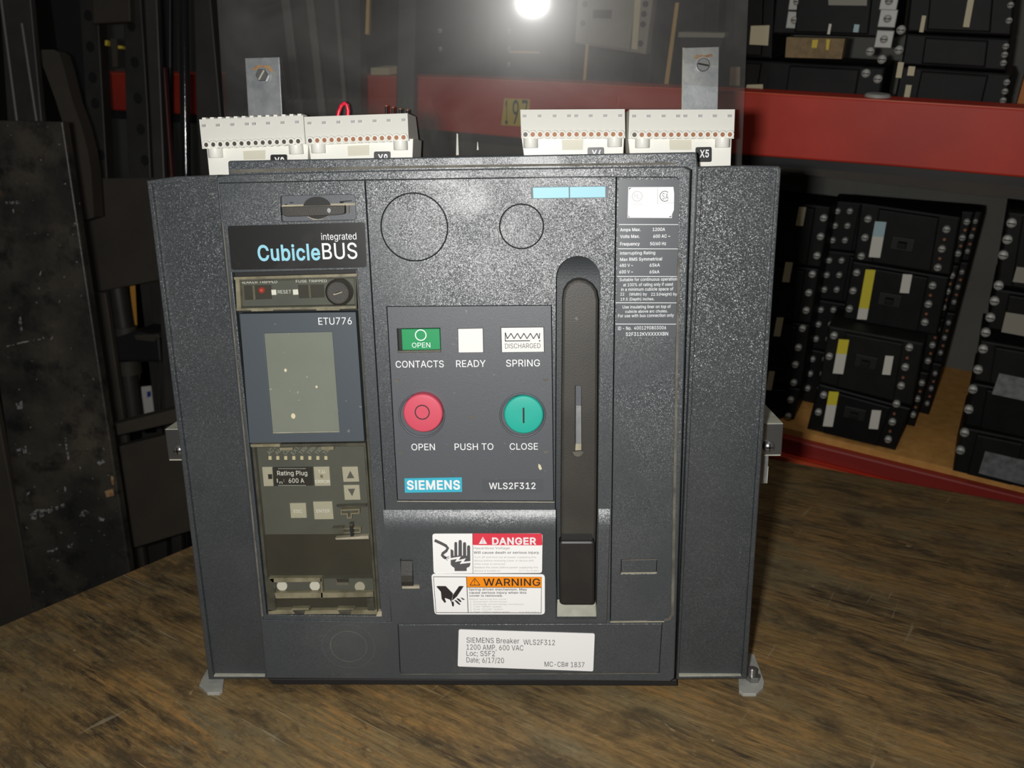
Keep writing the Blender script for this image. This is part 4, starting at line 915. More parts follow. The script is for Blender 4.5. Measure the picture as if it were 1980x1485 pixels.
# ---- raised shroud around the handle, with stickers
sh = [(744.3, 1028), (1074.5, 1027), (1074.5, 1197), (1153.5, 1197), (1157, 1026.6), (1178.4, 1026.4), (1172.5, 1204.5), (758, 1204.5)]
lo = [(773.5, 1080), (807.5, 1079.5), (811.5, 1140), (777, 1140.5)]
b = MB(); b.prism(px(sh, -.003), -.003, YF, M_GREY, 0, [px(lo, -.003)])
for (xa0, xa1), (xb0, xb1), y_t, y_b in (((741, 1074.5), (744.3, 1074.5), 986, 1028.4), ((1157.5, 1180), (1157, 1178.4), 984, 1026.9)):
    n_ = 12; vs_ = []; fs_ = []
    for i in range(n_+1):
        t = i/n_; yy = -.003+.0040*(1-t)**2; yp = y_t+(y_b-y_t)*t
        l_, r_ = W.P(xa0+(xb0-xa0)*t, yp, yy), W.P(xa1+(xb1-xa1)*t, yp, yy)
        vs_ += [l_, r_, (l_.x, .0045, l_.z), (r_.x, .0045, r_.z)]
    for i in range(n_):
        o_ = i*4; fs_ += [(o_, o_+4, o_+5, o_+1), (o_+2, o_+6, o_+4, o_), (o_+1, o_+5, o_+7, o_+3)]
    fs_ += [(0, 1, 3, 2)]
    b.add(vs_, fs_, M_GREY)
SH = build(b, 'handle_shroud', ROOT)
b = MB(); b.prism(px([(770, 1077), (811, 1076), (815, 1143), (774, 1144)], .005), .0045, .006, M_DARK)
x0_, z0_, x1_, z1_ = W.rect(775, 1082, 806, 1135, -.001)
b.loftx([(.0045, z1_), (.0005, z1_-.002), (-.003, (z0_+z1_)/2-.001), (-.0035, z0_+.006), (-.001, z0_+.001), (.0045, z0_)], x0_+.0005, x1_-.0035, M_HANDLE)
b.prism(px([(776, 1134), (811, 1133.5), (811.5, 1139.5), (777, 1140)], -.001), -.001, .004, M_DUST)
build(b, 'charge_lever', SH)
ys = -.0032
b = MB(); b.prism(roundpoly(px([(836, 1032), (1049, 1031.5), (1048, 1108), (838.5, 1109)], ys), .0022), ys, -.003, M_WHITE)
y2 = ys-.0002
dz = lambda l: [(830+x/8.252, 1020+y/8.252) for x, y in l]
b.prism(roundpoly(px(dz([(690, 95), (1800, 98), (1805, 285), (692, 280)]), y2), .0012), y2, ys, M_RED)
y3 = y2-.0002
b.flat(px(dz([(688, 95), (694, 95), (700, 735), (694, 735)]), y2), y2, M_INKK)
def hole_tri(): return dz([(855, 150), (922, 262), (790, 262)])
b.flat(px(hole_tri(), y3), y3, M_PRINT); b.flat(px(dz([(850, 175), (862, 175), (860, 222), (852, 222)]), y3-.0001), y3-.0001, M_RED); b.flat(px(dz([(850, 232), (862, 232), (862, 246), (850, 246)]), y3-.0001), y3-.0001, M_RED)
T(b, 'DANGER', 951.5, 1037, 1052.5, 1040, y3, bold=.05)
dt = lambda s, x0, x1, yb, ytp, m_, bd=0.0: T(b, s, 830+x0/8.252, 830+x1/8.252, 1020+yb/8.252, 1020+ytp/8.252, y3, m_, bd)
dt('Hazardous Voltage.', 708, 1300, 346, 308, M_INKL, .015); dt('Will cause death or serious injury.', 708, 1765, 418, 380, M_INK, .012)
for i, (s, x1) in enumerate((('Turn off and lock out all power supplying this', 1705), ('device before removing cover or device and', 1660), ('while cover is removed.', 1215), ('Replace the cover before power supplying this', 1735), ('device is turned on.', 1140))):
    dt(s, 716, x1, 488+i*54, 458+i*54, M_INKL)
dt('11-D-9063-01 REV.0', 1435, 1750, 700, 680, M_INKL)
hand = [(340, 345), (385, 368), (388, 455), (400, 455), (400, 250), (408, 236), (422, 230), (438, 236), (445, 250), (447, 450), (465, 450), (467, 220), (476, 205), (492, 198), (511, 205), (520, 220), (522, 450), (537, 450), (538, 255), (546, 240), (562, 233), (580, 240), (588, 255), (590, 450), (603, 450), (603, 305), (611, 290), (628, 284), (645, 290), (652, 305), (656, 590), (640, 625), (598, 645), (596, 695), (405, 695), (402, 645), (365, 620), (342, 590)]
b.flat(px(dz(hand), y2), y2, M_INK)
b.flat(px(dz([(336, 490), (505, 462), (470, 520), (584, 492), (548, 548), (660, 535), (660, 562), (488, 582), (520, 530), (412, 550), (440, 502), (338, 520)]), y3), y3, M_WHITE)
for q in stroke(dz([(85, 205), (180, 248), (262, 290), (296, 330), (270, 375), (215, 415), (205, 440), (230, 470), (265, 490)]), 5.4): b.flat(px(q, y2), y2, M_INK)
for e_ in ([(255, 480), (318, 462)], [(255, 485), (318, 492)], [(250, 480), (288, 525)]):
    for q in stroke(dz(e_), 1.0): b.flat(px(q, y2), y2, M_INK)
build(b, 'danger_sticker', SH, 'white sticker with red DANGER band')
b = MB(); b.prism(roundpoly(px([(834, 1109.5), (1053.5, 1110.5), (1053.5, 1188), (840.5, 1188)], ys-.0003), .003), ys-.0004, -.003, M_WHITE)
ya = ys-.0006; y2 = ya-.0002; y3 = y2-.0002
q = dz([(62, 782), (1795, 790), (1790, 1368), (105, 1362)])
b.prism(px(q, ya), ya, ya+.0002, M_INKK, 0, [px(ip(q, .9), ya)])
b.prism(px(dz([(592, 786), (1790, 792), (1790, 958), (606, 952)]), ya-.0001), ya-.0001, ya+.0001, M_ORANGE)
b.flat(px(dz([(588, 784), (598, 784), (626, 1362), (616, 1362)]), y2), y2, M_INKK); b.flat(px(dz([(600, 950), (1790, 956), (1790, 963), (600, 957)]), y2), y2, M_INKK)
tq = dz([(725, 800), (820, 925), (638, 925)]); b.prism(roundpoly(px(tq, y2), .0012), y2, y2+.0001, M_INKK, 0, [roundpoly(px(ip(tq, 1.1), y2), .001)])
b.flat(px(dz([(719, 835), (731, 835), (728, 890), (722, 890)]), y2), y2, M_INKK); b.flat(px(dz([(719, 900), (731, 900), (731, 914), (719, 914)]), y2), y2, M_INKK)
T(b, 'WARNING', 934.5, 1044.5, 1132.5, 1119, y2, M_INKK, .018)
y3 = y2
dt('Spring driven mechanism. May', 630, 1560, 1004, 970, M_INK, .02); dt('cause serious injury when this', 635, 1550, 1056, 1022, M_INK, .02); dt('cover is removed.', 638, 1170, 1104, 1070, M_INK, .02)
for i, (s, x0, x1) in enumerate((('Before removing this cover:', 642, 1240), ('1. Disconnect control power.', 650, 1250), ('2. Discharge stored energy mechanism:', 650, 1515), ('1. Push "OPEN" button.', 652, 1160), ('2. Push "CLOSE" button.', 652, 1185), ('3. Push "OPEN" button again.', 652, 1290))):
    dt(s, x0, x1, 1153+i*40.5, 1130+i*40.5, M_INKL)
dt('11-D-9065-01 REV. 1', 1435, 1755, 1358, 1338, M_INKL)
for q in ([(115, 945), (130, 935), (262, 936), (378, 1055), (372, 1090), (352, 1195), (330, 1152), (255, 1125), (247, 1132), (268, 1188), (245, 1203), (197, 1140), (185, 1025)], [(476, 936), (550, 936), (442, 1100), (362, 1170), (376, 1078)],
          [(352, 1185), (382, 1180), (396, 1215), (390, 1262), (366, 1255)], [(398, 1160), (425, 1160), (455, 1180), (500, 1228), (478, 1234), (440, 1205)], [(430, 1132), (470, 1135), (498, 1160), (516, 1186), (492, 1190), (462, 1165)], [(496, 1122), (525, 1124), (570, 1150), (540, 1155)]):
    b.flat(px(dz(q), y2), y2, M_INKK)
build(b, 'warning_sticker', SH, 'white sticker with orange WARNING band')
b = MB(); b.prism(roundpoly(px([(887, 1217), (1150, 1225), (1147, 1298), (885, 1288.5)], -.0002), .0015), -.0003, .0002, M_WHITE)
rt = math.radians(.9)
for s, x0, x1, yb, ytp in (('SIEMENS Breaker', 902, 1004, 1243.5, 1233.5), ('WLS2F312', 1012, 1073, 1247, 1237), ('1200 AMP, 600 VAC', 902, 1012, 1257, 1247), ('Loc; S5F2', 902, 957, 1268.5, 1258.5), ('Date; 6/17/20', 902, 974.5, 1281.5, 1271.5), ('MC-CB# 1837', 1053, 1130, 1289.5, 1280)):
    T(b, s, x0, x1, yb, ytp, -.0005, M_INK, 0, rt)
build(b, 'stock_label', FC, 'white printed stock label')
# ---- charging handle in its slot
b = MB(); b.prism(px([(1066, 488), (1168, 488), (1162, 1205), (1070, 1205)], .0128), .0128, .0135, M_SCOOP)
_zt, _zb = W.P(1118, 490, .002).z, W.P(1118, 545, .0127).z
b.loftx([(.0126, _zb)]+[(.0126-.0108*(1-math.cos(t*math.pi/28)), _zb+(_zt-_zb)*math.sin(t*math.pi/28)) for t in range(1, 15)]+[(.0127, _zt)], W.P(1070, 520, .004).x, W.P(1166, 520, .004).x, M_SCOOP)
z_a, z_b = W.P(1115, 1197, 0).z, W.P(1115, 1170, .010).z
xa, xb = W.P(1077.5, 1197, 0).x, W.P(1153, 1197, 0).x
b.loftx([(-.001, z_a), (.012, z_b+.004), (.012, z_a)], xa, xb, M_LEDGE)  # lit slope at the slot's bottom, its brightness put into the pale colour
SL = build(b, 'handle_slot', ROOT)
b = MB()
hs = [(1084.5, 1160), (1084, 980), (1087, 580), (1090, 562), (1098, 549), (1110, 541.5), (1121, 540), (1134, 542.5), (1146, 550), (1154, 562), (1157.5, 580), (1154, 980), (1149.5, 1160)]
hh = [(1112.5, 746), (1122, 745.5), (1124, 748), (1124.5, 872), (1112, 873)]
b.prism(px(hs, .001), .001, .012, M_HANDLE, .0022, [px(hh, .001)], hb=.0004)
b.prism(px([(1110, 743), (1127, 743), (1127, 875), (1109, 876)], .006), .006, .008, M_SMOOTH)
b.prism(px([(1113, 858), (1124, 858), (1124, 872), (1112, 873)], .0035), .0035, .006, M_DUST)
b.prism(px([(1114, 784), (1123.5, 784), (1124, 858), (1114, 858)], .0035), .0035, .006, M_GALV)
b.prism(px([(1107, 874), (1129, 873.5), (1125, 880), (1118, 883), (1111, 881)], .0008), .0008, .002, M_DUST_GLINT)
HD = build(b, 'charging_handle', ROOT, 'long black charging handle')
b = MB()
gx0, gx1 = W.P(1081.5, 1110, -.006).x, W.P(1150, 1110, -.006).x
zt_, zm_, zl_ = W.P(1115, 1030, 0).z, W.P(1115, 1046, -.006).z, W.P(1115, 1168, -.004).z
b.prism(rrect(gx0, zl_, gx1, zm_, .003), -.0065, .004, M_GRIP, .002)
b.loftx([(.003, zt_), (-.0055, zm_-.001), (.003, zm_-.004)], gx0+.002, gx1-.002, M_GRIP)
build(b, 'grip', HD)

# ---- side wings
YW = .012
for nm_, out_, in_, lb in (('side_wing', [(283, 349), (340, 341), (420, 338), (519, 1313), (403, 1314)], [(292, 356), (414, 350), (513, 1309), (412, 1309)], 'left'), ('side_wing', [(1350, 322), (1436, 319.5), (1506, 321), (1511, 325), (1444, 1313), (1308, 1314)], [(1358, 333), (1503, 331.5), (1435, 1308), (1312, 1309)], 'right')):
    b = MB(); b.prism(px(out_, YW), YW, .05, M_WING, .0010, [px(in_, YW)], hb=.0002)
    lp = [in_[0], in_[1], in_[2], in_[3]]
    b.prism(px([(lp[0][0]-3, lp[0][1]-3), (lp[1][0]+3, lp[1][1]-3), (lp[2][0]+3, lp[2][1]+3), (lp[3][0]-3, lp[3][1]+3)], YW+.004), YW+.004, .045, M_WING)
    SWG = build(b, nm_, ROOT)
    a0 = W.P(lp[3][0], 1309.3, YW); a1 = W.P(lp[2][0], 1309.3, YW)
    b = MB(); b.bx(a0.x+.0005, a1.x-.0005, YW+.0006, YW+.0041, a0.z-.0002, a0.z+.0012, M_LEDGE); build(b, 'dusty_sill', SWG)
# ---- mounting ears
for sgn in (0, 1):
    b = MB(); ye = .055
    if sgn == 0:
        x0_, x1_ = W.P(318.5, 832, ye).x, W.P(318.5, 832, ye).x+.035; zt_, zb_ = W.P(330, 831, ye).z, W.P(335, 890, ye).z
    else:
        x1_, x0_ = W.P(1515, 821, ye).x, W.P(1515, 821, ye).x-.035; zt_, zb_ = W.P(1500, 820, ye).z, W.P(1495, 881, ye).z
    xe = x0_ if sgn == 0 else x1_
    b.bx(x0_, x1_, ye, ye+.0022, zb_, zt_, M_EAR, .0006); b.bx(x0_, x1_, ye+.001, ye+.10, zt_-.002, zt_, M_EAR, .0005); b.bx(x0_, x1_, ye+.001, ye+.03, zb_, zb_+.002, M_EAR, .0005)
    b.bx(x0_+.0005, x1_-.0005, ye+.0002, ye+.099, zt_, zt_+.0006, M_LEDGE); b.bx(x0_+.001, x1_-.001, ye-.0004, ye+.0006, zb_, zb_+.001, M_LEDGE)  # light falling on the ear's top is put into this pale layer
    EA = build(b, 'mounting_ear', ROOT)
    b = MB(); c_ = W.P(344 if sgn == 0 else 1487.5, 872 if sgn == 0 else 865, ye-.003)
    b.lathe((c_.x, ye-.0045, c_.z), [(.0004, 0), (.0028, .0004), (.0045, .0016), (.0052, .0035), (.0052, .0046)], M_STEEL, 20)
    b.bx(c_.x-.003, c_.x+.003, ye-.0048, ye-.003, c_.z-.0006, c_.z+.0006, M_DARK); b.bx(c_.x-.0006, c_.x+.0006, ye-.0048, ye-.003, c_.z-.003, c_.z+.003, M_DARK)
    build(b, 'screw', EA)
b = MB(); b.prism(px([(1465, 880), (1486, 880), (1483, 934), (1462, 936)], .06), .06, .062, M_GALV); b.prism(px([(1484.4, 902), (1486, 902), (1483.6, 934), (1482, 935)], .0595), .0595, .0602, M_LEDGE)
build(b, 'side_plate', ROOT)
# ---- feet on the bench
for q, bc, lab in (([(385, 1324), (392, 1308), (404, 1288), (430, 1296), (433, 1313), (430, 1334), (424, 1339), (401, 1339)], None, 0), ([(1428, 1312), (1448, 1263), (1459, 1265), (1475, 1308), (1478, 1318), (1476, 1328), (1462, 1341), (1437, 1341), (1429, 1335)], (1456, 1303), 1)):
    b = MB(); b.prism(W.polyZ(q, .003), -.003, -.0002, M_ZINC, .0005, horiz=True)
    FT = build(b, 'foot', ROOT)
    if bc:
        b = MB(); c_ = W.PZ(1456, 1312, .004)
        b.lathe((c_.x, c_.y, .003), [(.0062, 0), (.0062, .004), (.0056, .0048)], M_STEEL, 6, 'z', smooth=False)
        b.lathe((c_.x-.001, c_.y, .0075), [(.0036, 0), (.0036, .006), (.003, .007)], M_STEEL, 18, 'z')
        for i in range(5): b.lathe((c_.x-.001, c_.y, .0086+i*.0012), [(.0036, 0), (.0041, .0003), (.0036, .0006)], M_STEEL, 18, 'z')
        build(b, 'bolt', FT)
# ---- terminal blocks
def terminal(tl, tr, lowl, lowr, bodyl, bodyr, ybot, holes, caps, tag, notch, copper, ribs=False, side=False, marks=()):
    """pixel outlines of the sloping head and of the lower body"""
    y = .05
    b = MB()
    A, B_ = W.P(*tl, y+.012), W.P(*tr, y+.012); C_, D_ = W.P(*lowr, y), W.P(*lowl, y)
    bt = y+.055
    v = [A, B_, C_, D_, Vector((A.x, bt, A.z)), Vector((B_.x, bt, B_.z)), Vector((C_.x, bt, C_.z)), Vector((D_.x, bt, D_.z))]
    b.add(v, [(3, 2, 1, 0), (0, 1, 5, 4), (1, 2, 6, 5), (3, 0, 4, 7), (2, 3, 7, 6), (4, 5, 6, 7)], M_CREAM)
    lower = px([(bodyl, lowl[1]-4), (bodyr, lowr[1]-4), (bodyr-2, ybot), (bodyl+6, ybot)], y+.006)
    b.prism(lower, y+.006, bt-.003, M_CREAM, .0006)
    if ribs:
        for i in range(13):
            t0, t1 = i/13+.01, (i+.6)/13
            p0 = A.lerp(B_, t0); p1 = A.lerp(B_, t1); b.bx(p0.x, p1.x, p0.y+.004, p0.y+.02, p0.z-.002, p0.z+.0016, M_CREAM)
    fl_ = lambda pxx, pyy: (lambda t: W.P(pxx, pyy, t))(y+.003)
    TB = build(b, 'terminal_block', ROOT)
    # screw sockets along the lower edge
    b = MB()
    n = 14
    for i in range(n):
        hx, hy = holes[0]+(holes[2]-holes[0])*i/(n-1), holes[1]+(holes[3]-holes[1])*i/(n-1)
        c0 = W.P(hx, hy, y-.0005); R_ = .0027
        b.lathe((c0.x, y-.0006, c0.z), [(R_*1.18, .004), (R_*1.18, .0006), (R_*1.05, 0), (R_*.66, 0), (R_*.6, .0008), (R_*.58, .0016)], M_CREAM, 16)
        b.lathe((c0.x, y+.0002, c0.z), [(R_*.6, 0), (R_*.6, .001)], M_COPPER if (copper and i > copper-1) else M_HOLE, 12)
    build(b, 'socket_row', TB)
    for cx_, cy_ in caps:
        b = MB(); c0 = W.P(cx_, cy_+15, y-.002); b.lathe((c0.x, y+.0028, c0.z), [(.0052, 0), (.0056, .0005), (.0056, .0070)], M_CREAM, 22, 'z'); build(b, 'screw_cap', TB)
    b = MB(); b.prism(px(notch, y+.0055), y+.0055, y+.007, M_CREAMD); build(b, 'coding_slot', TB)
    b = MB(); x0, y0, x1, y1, s = tag
    b.prism(roundpoly(px([(x0, y0), (x1, y0-.5), (x1, y1), (x0, y1+.5)], y+.005), .0014), y+.0048, y+.0065, M_BLACKLABEL)
    T(b, s, x0+8, x1-5, y1-9, y0+5.5, y+.0045, bold=.03); build(b, 'code_tag', TB, 'black tag with white code')
    b = MB()
    for mx in marks:
        t = (mx-tl[0])/(tr[0]-tl[0]); yy = tl[1]+(tr[1]-tl[1])*t+12.5
        q0 = W.P(mx, yy, y+.0085)
        b.bx(q0.x-.0014, q0.x+.0014, q0.y-.0006, q0.y+.002, q0.z-.001, q0.z+.001, M_INKL)
    if marks: build(b, 'printed_marks', TB)
    return TB
terminal((385, 231), (586, 223), (391, 288), (590, 278), 399, 596, 345, (398, 280, 576, 273), ((413, 290), (570, 283)), (523, 299, 555, 331, 'X9'), [(470, 292), (513, 290), (513, 308), (471, 309)], 0, True, marks=(394, 421, 449, 477, 491, 518, 546, 574))
terminal((588, 226), (788, 219), (592, 281), (790, 272), 596, 799, 320, (599, 272, 780, 265.5), ((613, 281), (773, 275)), (723, 293, 755, 325, 'X8'), [(672, 282), (714, 280), (714, 300), (673, 302)], 1, marks=(598, 626, 654, 682, 696, 724, 751, 780))
terminal((1006, 212), (1208, 211), (1008, 268), (1209, 267), 1008, 1207, 310, (1016, 260, 1200, 259.5), ((1026, 271), (1189, 269)), (1136, 285, 1168, 317, 'X6'), [(1086, 270), (1128, 269), (1127, 290), (1087, 290)], 1, marks=(1014, 1043, 1072, 1100, 1114, 1142, 1170, 1199))
terminal((1217, 212), (1421, 211.5), (1215, 268), (1419, 268), 1214, 1415, 322, (1227, 260.5, 1412, 260), ((1243, 271), (1399, 270)), (1345, 284.5, 1376, 313, 'X5'), [(1294, 270), (1337, 270), (1337, 290), (1295, 290)], 1, marks=(1226, 1254, 1283, 1311, 1325, 1354, 1382, 1411))
b = MB()
q = [W.P(x, y, .085) for x, y in ((653, 228), (655, 216), (660, 204), (666, 199), (671, 203), (673, 214), (672, 228))]
b.tube(q, .0016, M_REDWIRE, 10); build(b, 'red_wire_loop', ROOT)
b = MB()
for x_, y_ in ((747, 206), (760, 209), (774, 212), (788, 214)):
    p0, p1 = W.P(x_, y_+14, .09), W.P(x_, y_, .09); b.tube([p0, p1], .0012, M_DARK, 8); b.tube([p1, p1+Vector((0, 0, .0008))], .0014, M_COPPER, 8)
build(b, 'wire_end', ROOT)
# ---- shield brackets with slotted screws, and the clear shield
for qp, sc_, ang_, hi in (([(473, 112), (540, 110), (551, 330), (486, 330)], (506, 145), 55, False), ([(1321, 92), (1391, 90), (1386, 330), (1316, 330)], (1360, 125), -12, True)):
    b = MB(); b.prism(px(qp, .118), .118, .1205, M_GALV, .0006)
    if hi: b.prism(px([(1320, 92), (1323, 92), (1319, 330), (1315.5, 330)], .1175), .1175, .12, M_LEDGE)
    rs = [(sc_[0]-22, sc_[1]-9), (sc_[0]-8, sc_[1]-19), (sc_[0]+16, sc_[1]-18), (sc_[0]+24, sc_[1]-4), (sc_[0]+12, sc_[1]-9), (sc_[0]-4, sc_[1]-11)] if not hi else [(1341, 112), (1348, 105), (1362, 107), (1377, 104), (1378, 109), (1360, 113), (1346, 114)]
    b.prism(px(rs, .1179), .1179, .1185, M_RUST)
    BR = build(b, 'shield_bracket', ROOT)
    b = MB(); c_ = W.P(sc_[0], sc_[1], .114); R_ = .0056
    b.lathe((c_.x, .1165, c_.z), [(R_*1.15, 0), (R_*1.15, .0015)], M_GALV, 24)
    b.lathe((c_.x, .1135, c_.z), [(R_*.85, 0), (R_*.95, .0006), (R_*.95, .003)], M_STEEL, 6 if not hi else 24, smooth=False)
    ca, sa = math.cos(math.radians(ang_)), math.sin(math.radians(ang_))
    b.prism([(c_.x+(u*ca-v_*sa)*R_, c_.z+(u*sa+v_*ca)*R_) for u, v_ in ((-.8, -.12), (.8, -.12), (.8, .12), (-.8, .12))], .1133, .114, M_VDARK if hi else M_LEDGE)
    build(b, 'slotted_screw', BR)
# clear shield: a slab that leans a little towards the viewer
lean = math.radians(10.35); pv = Vector((0, .132, W.P(930, 330, .132).z))
SHM = Matrix.Translation(pv) @ Matrix.Rotation(math.radians(-.95), 4, 'Z') @ Matrix.Rotation(lean, 4, 'X')
SHS = Space(SHM)
b = MB(); lp = SHS.poly([(417, -30), (1448.5, -30), (1434, 335), (440, 335)], 0); b.prism(lp, 0, .003, M_PLEXI, .0003)
b.v = [tuple(SHM @ Vector(v)) for v in b.v]
PX = build(b, 'clear_shield', ROOT)
b = MB()
for x0, y0, x1, y1 in ((883, 258, 885.5, 300), (923, 274, 924, 290)):
    q = SHS.poly([(x0, y0), (x1, y0+1), (x1+1.5, y1), (x0-1, y1)], -.0003); b.prism(q, -.0003, 0, M_TAGW)
b.v = [tuple(SHM @ Vector(v)) for v in b.v]; build(b, 'scratch_mark', PX)

# ------------------------------------------------------------------ the red rack behind on the right (its own leaning frame)
def kslab(pts, y0, y1, m_, bev=0.0, b=None):
    b = b or MB(); b.prism(K.poly(pts, y0), y0, y1, m_, bev); return b
# lower beam and deck
zd = 0.0
b = MB()
P_ = lambda x, y: K.P(x, y, 0)
bl, br = K.P(1380, 810, 0), K.P(2600, 1120, 0)
b.bx(bl.x, br.x, 0.0, .045, -.028, 0.0, M_REDDK, .003); b.bx(bl.x, br.x, -.014, .045, -.12, -.028, M_REDBEAM, .004); b.bx(bl.x, br.x, -.0145, -.006, -.034, -.028, M_REDEDGE)  # ridge highlight painted as an orange strip; upper band in darker red
solo(b, 'rack_beam', 'lower red steel rack beam just beyond the back edge of the workbench', 'beam', S=K)
ywall = K.PZ(1855, 722, .004).y
b = MB(); b.bx(bl.x-.9, br.x, .012, ywall, 0.0005, .012, M_DECK)
solo(b, 'shelf_board', 'tan particle board shelf on the lower red beam', 'shelf', S=K)
b = MB(); b.bx(-2.6, br.x, ywall, ywall+.01, .012, .95, M_GREYWALL)
solo(b, 'back_sheet', 'grey sheet closing the back of the red rack', 'panel', S=K)
# upper beam
b = MB()
tp = [(150, 141), (700, 146), (900, 150.5), (1100, 160), (1440, 177), (1700, 192.5), (1980, 210), (2120, 219), (2600, 250)]
bt = [(2600, 397), (2120, 356), (1980, 344), (1700, 320), (1440, 300), (1100, 276), (800, 249), (600, 236), (150, 209)]
b.prism(K.poly(tp+bt, -.0), 0, .045, M_REDBEAM, .003)
b.prism(K.poly([(x, y) for x, y in tp]+[(x, y+2.4) for x, y in reversed(tp)], -.0006), -.0006, .003, M_REDEDGE)  # lit top edge painted as a thin orange strip
b.prism(K.poly([(x, y-10) for x, y in bt][::-1]+[(x, y+16) for x, y in bt], .02), .02, .05, M_BKSTEEL)
UB = solo(b, 'rack_beam', 'upper red steel rack beam running behind the clear shield', 'beam', S=K)
zu = .435
b = MB(); b.bx(-1.9, br.x-.05, .047, .40, zu-.018, zu, M_DKSTEEL2)
solo(b, 'shelf_board', 'dark shelf board carried by the upper red beam', 'shelf', S=K)
b = MB(); b.prism(K.poly([(975, 190), (1024, 192), (1022, 245), (969, 242)], -.0012), -.0012, 0, M_YELLOWST)
b.text(K, '1', 977, 982, 239, 194, -.0014, M_BKSTEEL, .02); b.text(K, '9', 991, 1003, 239, 194, -.0014, M_BKSTEEL, .01); b.text(K, '7', 1009, 1020, 239, 194, -.0014, M_BKSTEEL, .01)
st = build(b, 'number_sticker', UB, 'yellow sticker with black numerals')
b = MB(); q = K.P(1975, 170, .30); b.bx(q.x, q.x+.05, .30, .36, q.z-.05, q.z+.5, M_ORANGEP)
solo(b, 'orange_post', 'orange post just visible at the right edge above the upper red beam', 'post', S=K)
# moulded-case breakers -----------------------------------------------------------------
def kbox(x0, y0, x1, y1, y):   # axis-aligned rect in the rack frame from a pixel box
    a = K.P(x0, y0, y); c = K.P(x1, y1, y)
    return a.x, c.z, c.x, a.z
def mccb(label, quad, y, depth, screws=(), tags=(), toggle=None, body=None, dots=(), panels=(), group=None, lip=True, sr=.0052, square=False, base=None):
    """quad: pixel TL, TR, BR, BL of the front face on rack plane y"""
    body = body or M_MCCB
    p = K.poly(quad, y)
    if base is not None: p = [p[0], p[1], (p[2][0], base), (p[3][0], base)]
    xs = [q[0] for q in p]; zs = [q[1] for q in p]
    loc = (sum(xs)/4, y+depth/2, min(zs))
    R = thing('moulded_case_breaker', label, 'circuit breaker', loc, K, group)
    b = MB(); b.prism(p, y, y+depth, body, .003)
    # raised middle of the case
    c0 = [tuple(Vector(p[0]).lerp(Vector(p[1]), t)) for t in (.2, .8)]; c1 = [tuple(Vector(p[3]).lerp(Vector(p[2]), t)) for t in (.2, .8)]
    ins = .004
    b.prism([(c0[0][0], c0[0][1]-ins), (c0[1][0], c0[1][1]-ins), (c1[1][0], c1[1][1]+ins), (c1[0][0], c1[0][1]+ins)], y-.008, y+.001, body, .002)
    for dx, dy in dots:
        q = K.P(dx, dy, y-.002); b.lathe((q.x, y-.0025, q.z), [(.0022, 0), (.0022, .003)], M_COPPER, 8)
    build(b, 'case', R)
    for sx_, sy_ in screws:
        q = K.P(sx_, sy_, y-.006); b = MB()
        if square: b.bx(q.x-.011, q.x+.011, y-.004, y+.001, q.z-.011, q.z+.011, M_TERM, .001)
        b.lathe((q.x, y-.008, q.z), [(sr*.3, 0), (sr*.9, .0006), (sr, .002), (sr, .009)], M_TERM, 14); b.bx(q.x-sr*.8, q.x+sr*.8, y-.0083, y-.006, q.z-.0007, q.z+.0007, M_DARK)
        build(b, 'terminal_screw', R)
    for tq, m_ in tags:
        b = MB(); yy = y-.0090
        if isinstance(m_, (list, tuple)):
            (q0, q1, q2, q3), (ma, mb_, t_) = tq, m_
            L0 = lambda a, c, t: (a[0]+(c[0]-a[0])*t, a[1]+(c[1]-a[1])*t)
            b.prism(K.poly([q0, q1, L0(q1, q2, t_), L0(q0, q3, t_)], yy), yy, yy+.001, ma); b.prism(K.poly([L0(q0, q3, t_), L0(q1, q2, t_), q2, q3], yy), yy, yy+.001, mb_)
        else: b.prism(K.poly(tq, yy), yy, yy+.001, m_)
        build(b, 'paper_tag', R)
    for tq, m_ in panels:
        b = MB(); b.prism(K.poly(tq, y-.0095), y-.0095, y-.007, m_); build(b, 'rating_plate', R)
    if toggle:
        q = K.P(toggle[0], toggle[1], y-.01); b = MB(); b.bx(q.x-.016, q.x+.016, y-.011, y-.007, q.z-.010, q.z+.010, M_DARK, .001); b.bx(q.x-.006, q.x+.006, y-.022, y-.009, q.z-.004, q.z+.004, M_MCCB2, .001)
        build(b, 'toggle_handle', R)
    return R
def tagq(x0, y0, x1, y1, ln=-.18, sl=.07):  # small leaning rectangle in pixels
    dx = ln*(y1-y0)/1
    return [(x0, y0), (x1, y0+sl*(x1-x0)), (x1+dx, y1+sl*(x1-x0)), (x0+dx, y1)]
GL = 'black breakers stacked on the lower shelf'
y3 = K.PZ(1650, 852, .012).y         # front of the bottom breaker of the stack right of the grey breaker
y2 = y3+.05
yr1, yr2 = K.PZ(1768, 826, .012).y, K.PZ(1796, 803, .012).y
d3 = max(.04, yr1-y3-.004); d2 = max(.03, yr1-y2-.004); d4 = max(.04, yr1-y3-.026)
mccb('black breaker with pale yellow tag, lowest of the tagged stack beside the grey breaker', [(1583, 742), (1762, 790), (1731, 872), (1560, 829)], y3, d3,
     [(1733, 782), (1725, 817), (1717, 851), (1592, 765), (1582, 798)], base=.012, tags=[(tagq(1603, 757, 1622, 824), (M_TAGY, M_TAGW, .38)), (tagq(1686, 793, 1704, 829), M_TAGW)], toggle=(1652, 800), dots=((1729, 800), (1721, 834)), group=GL)
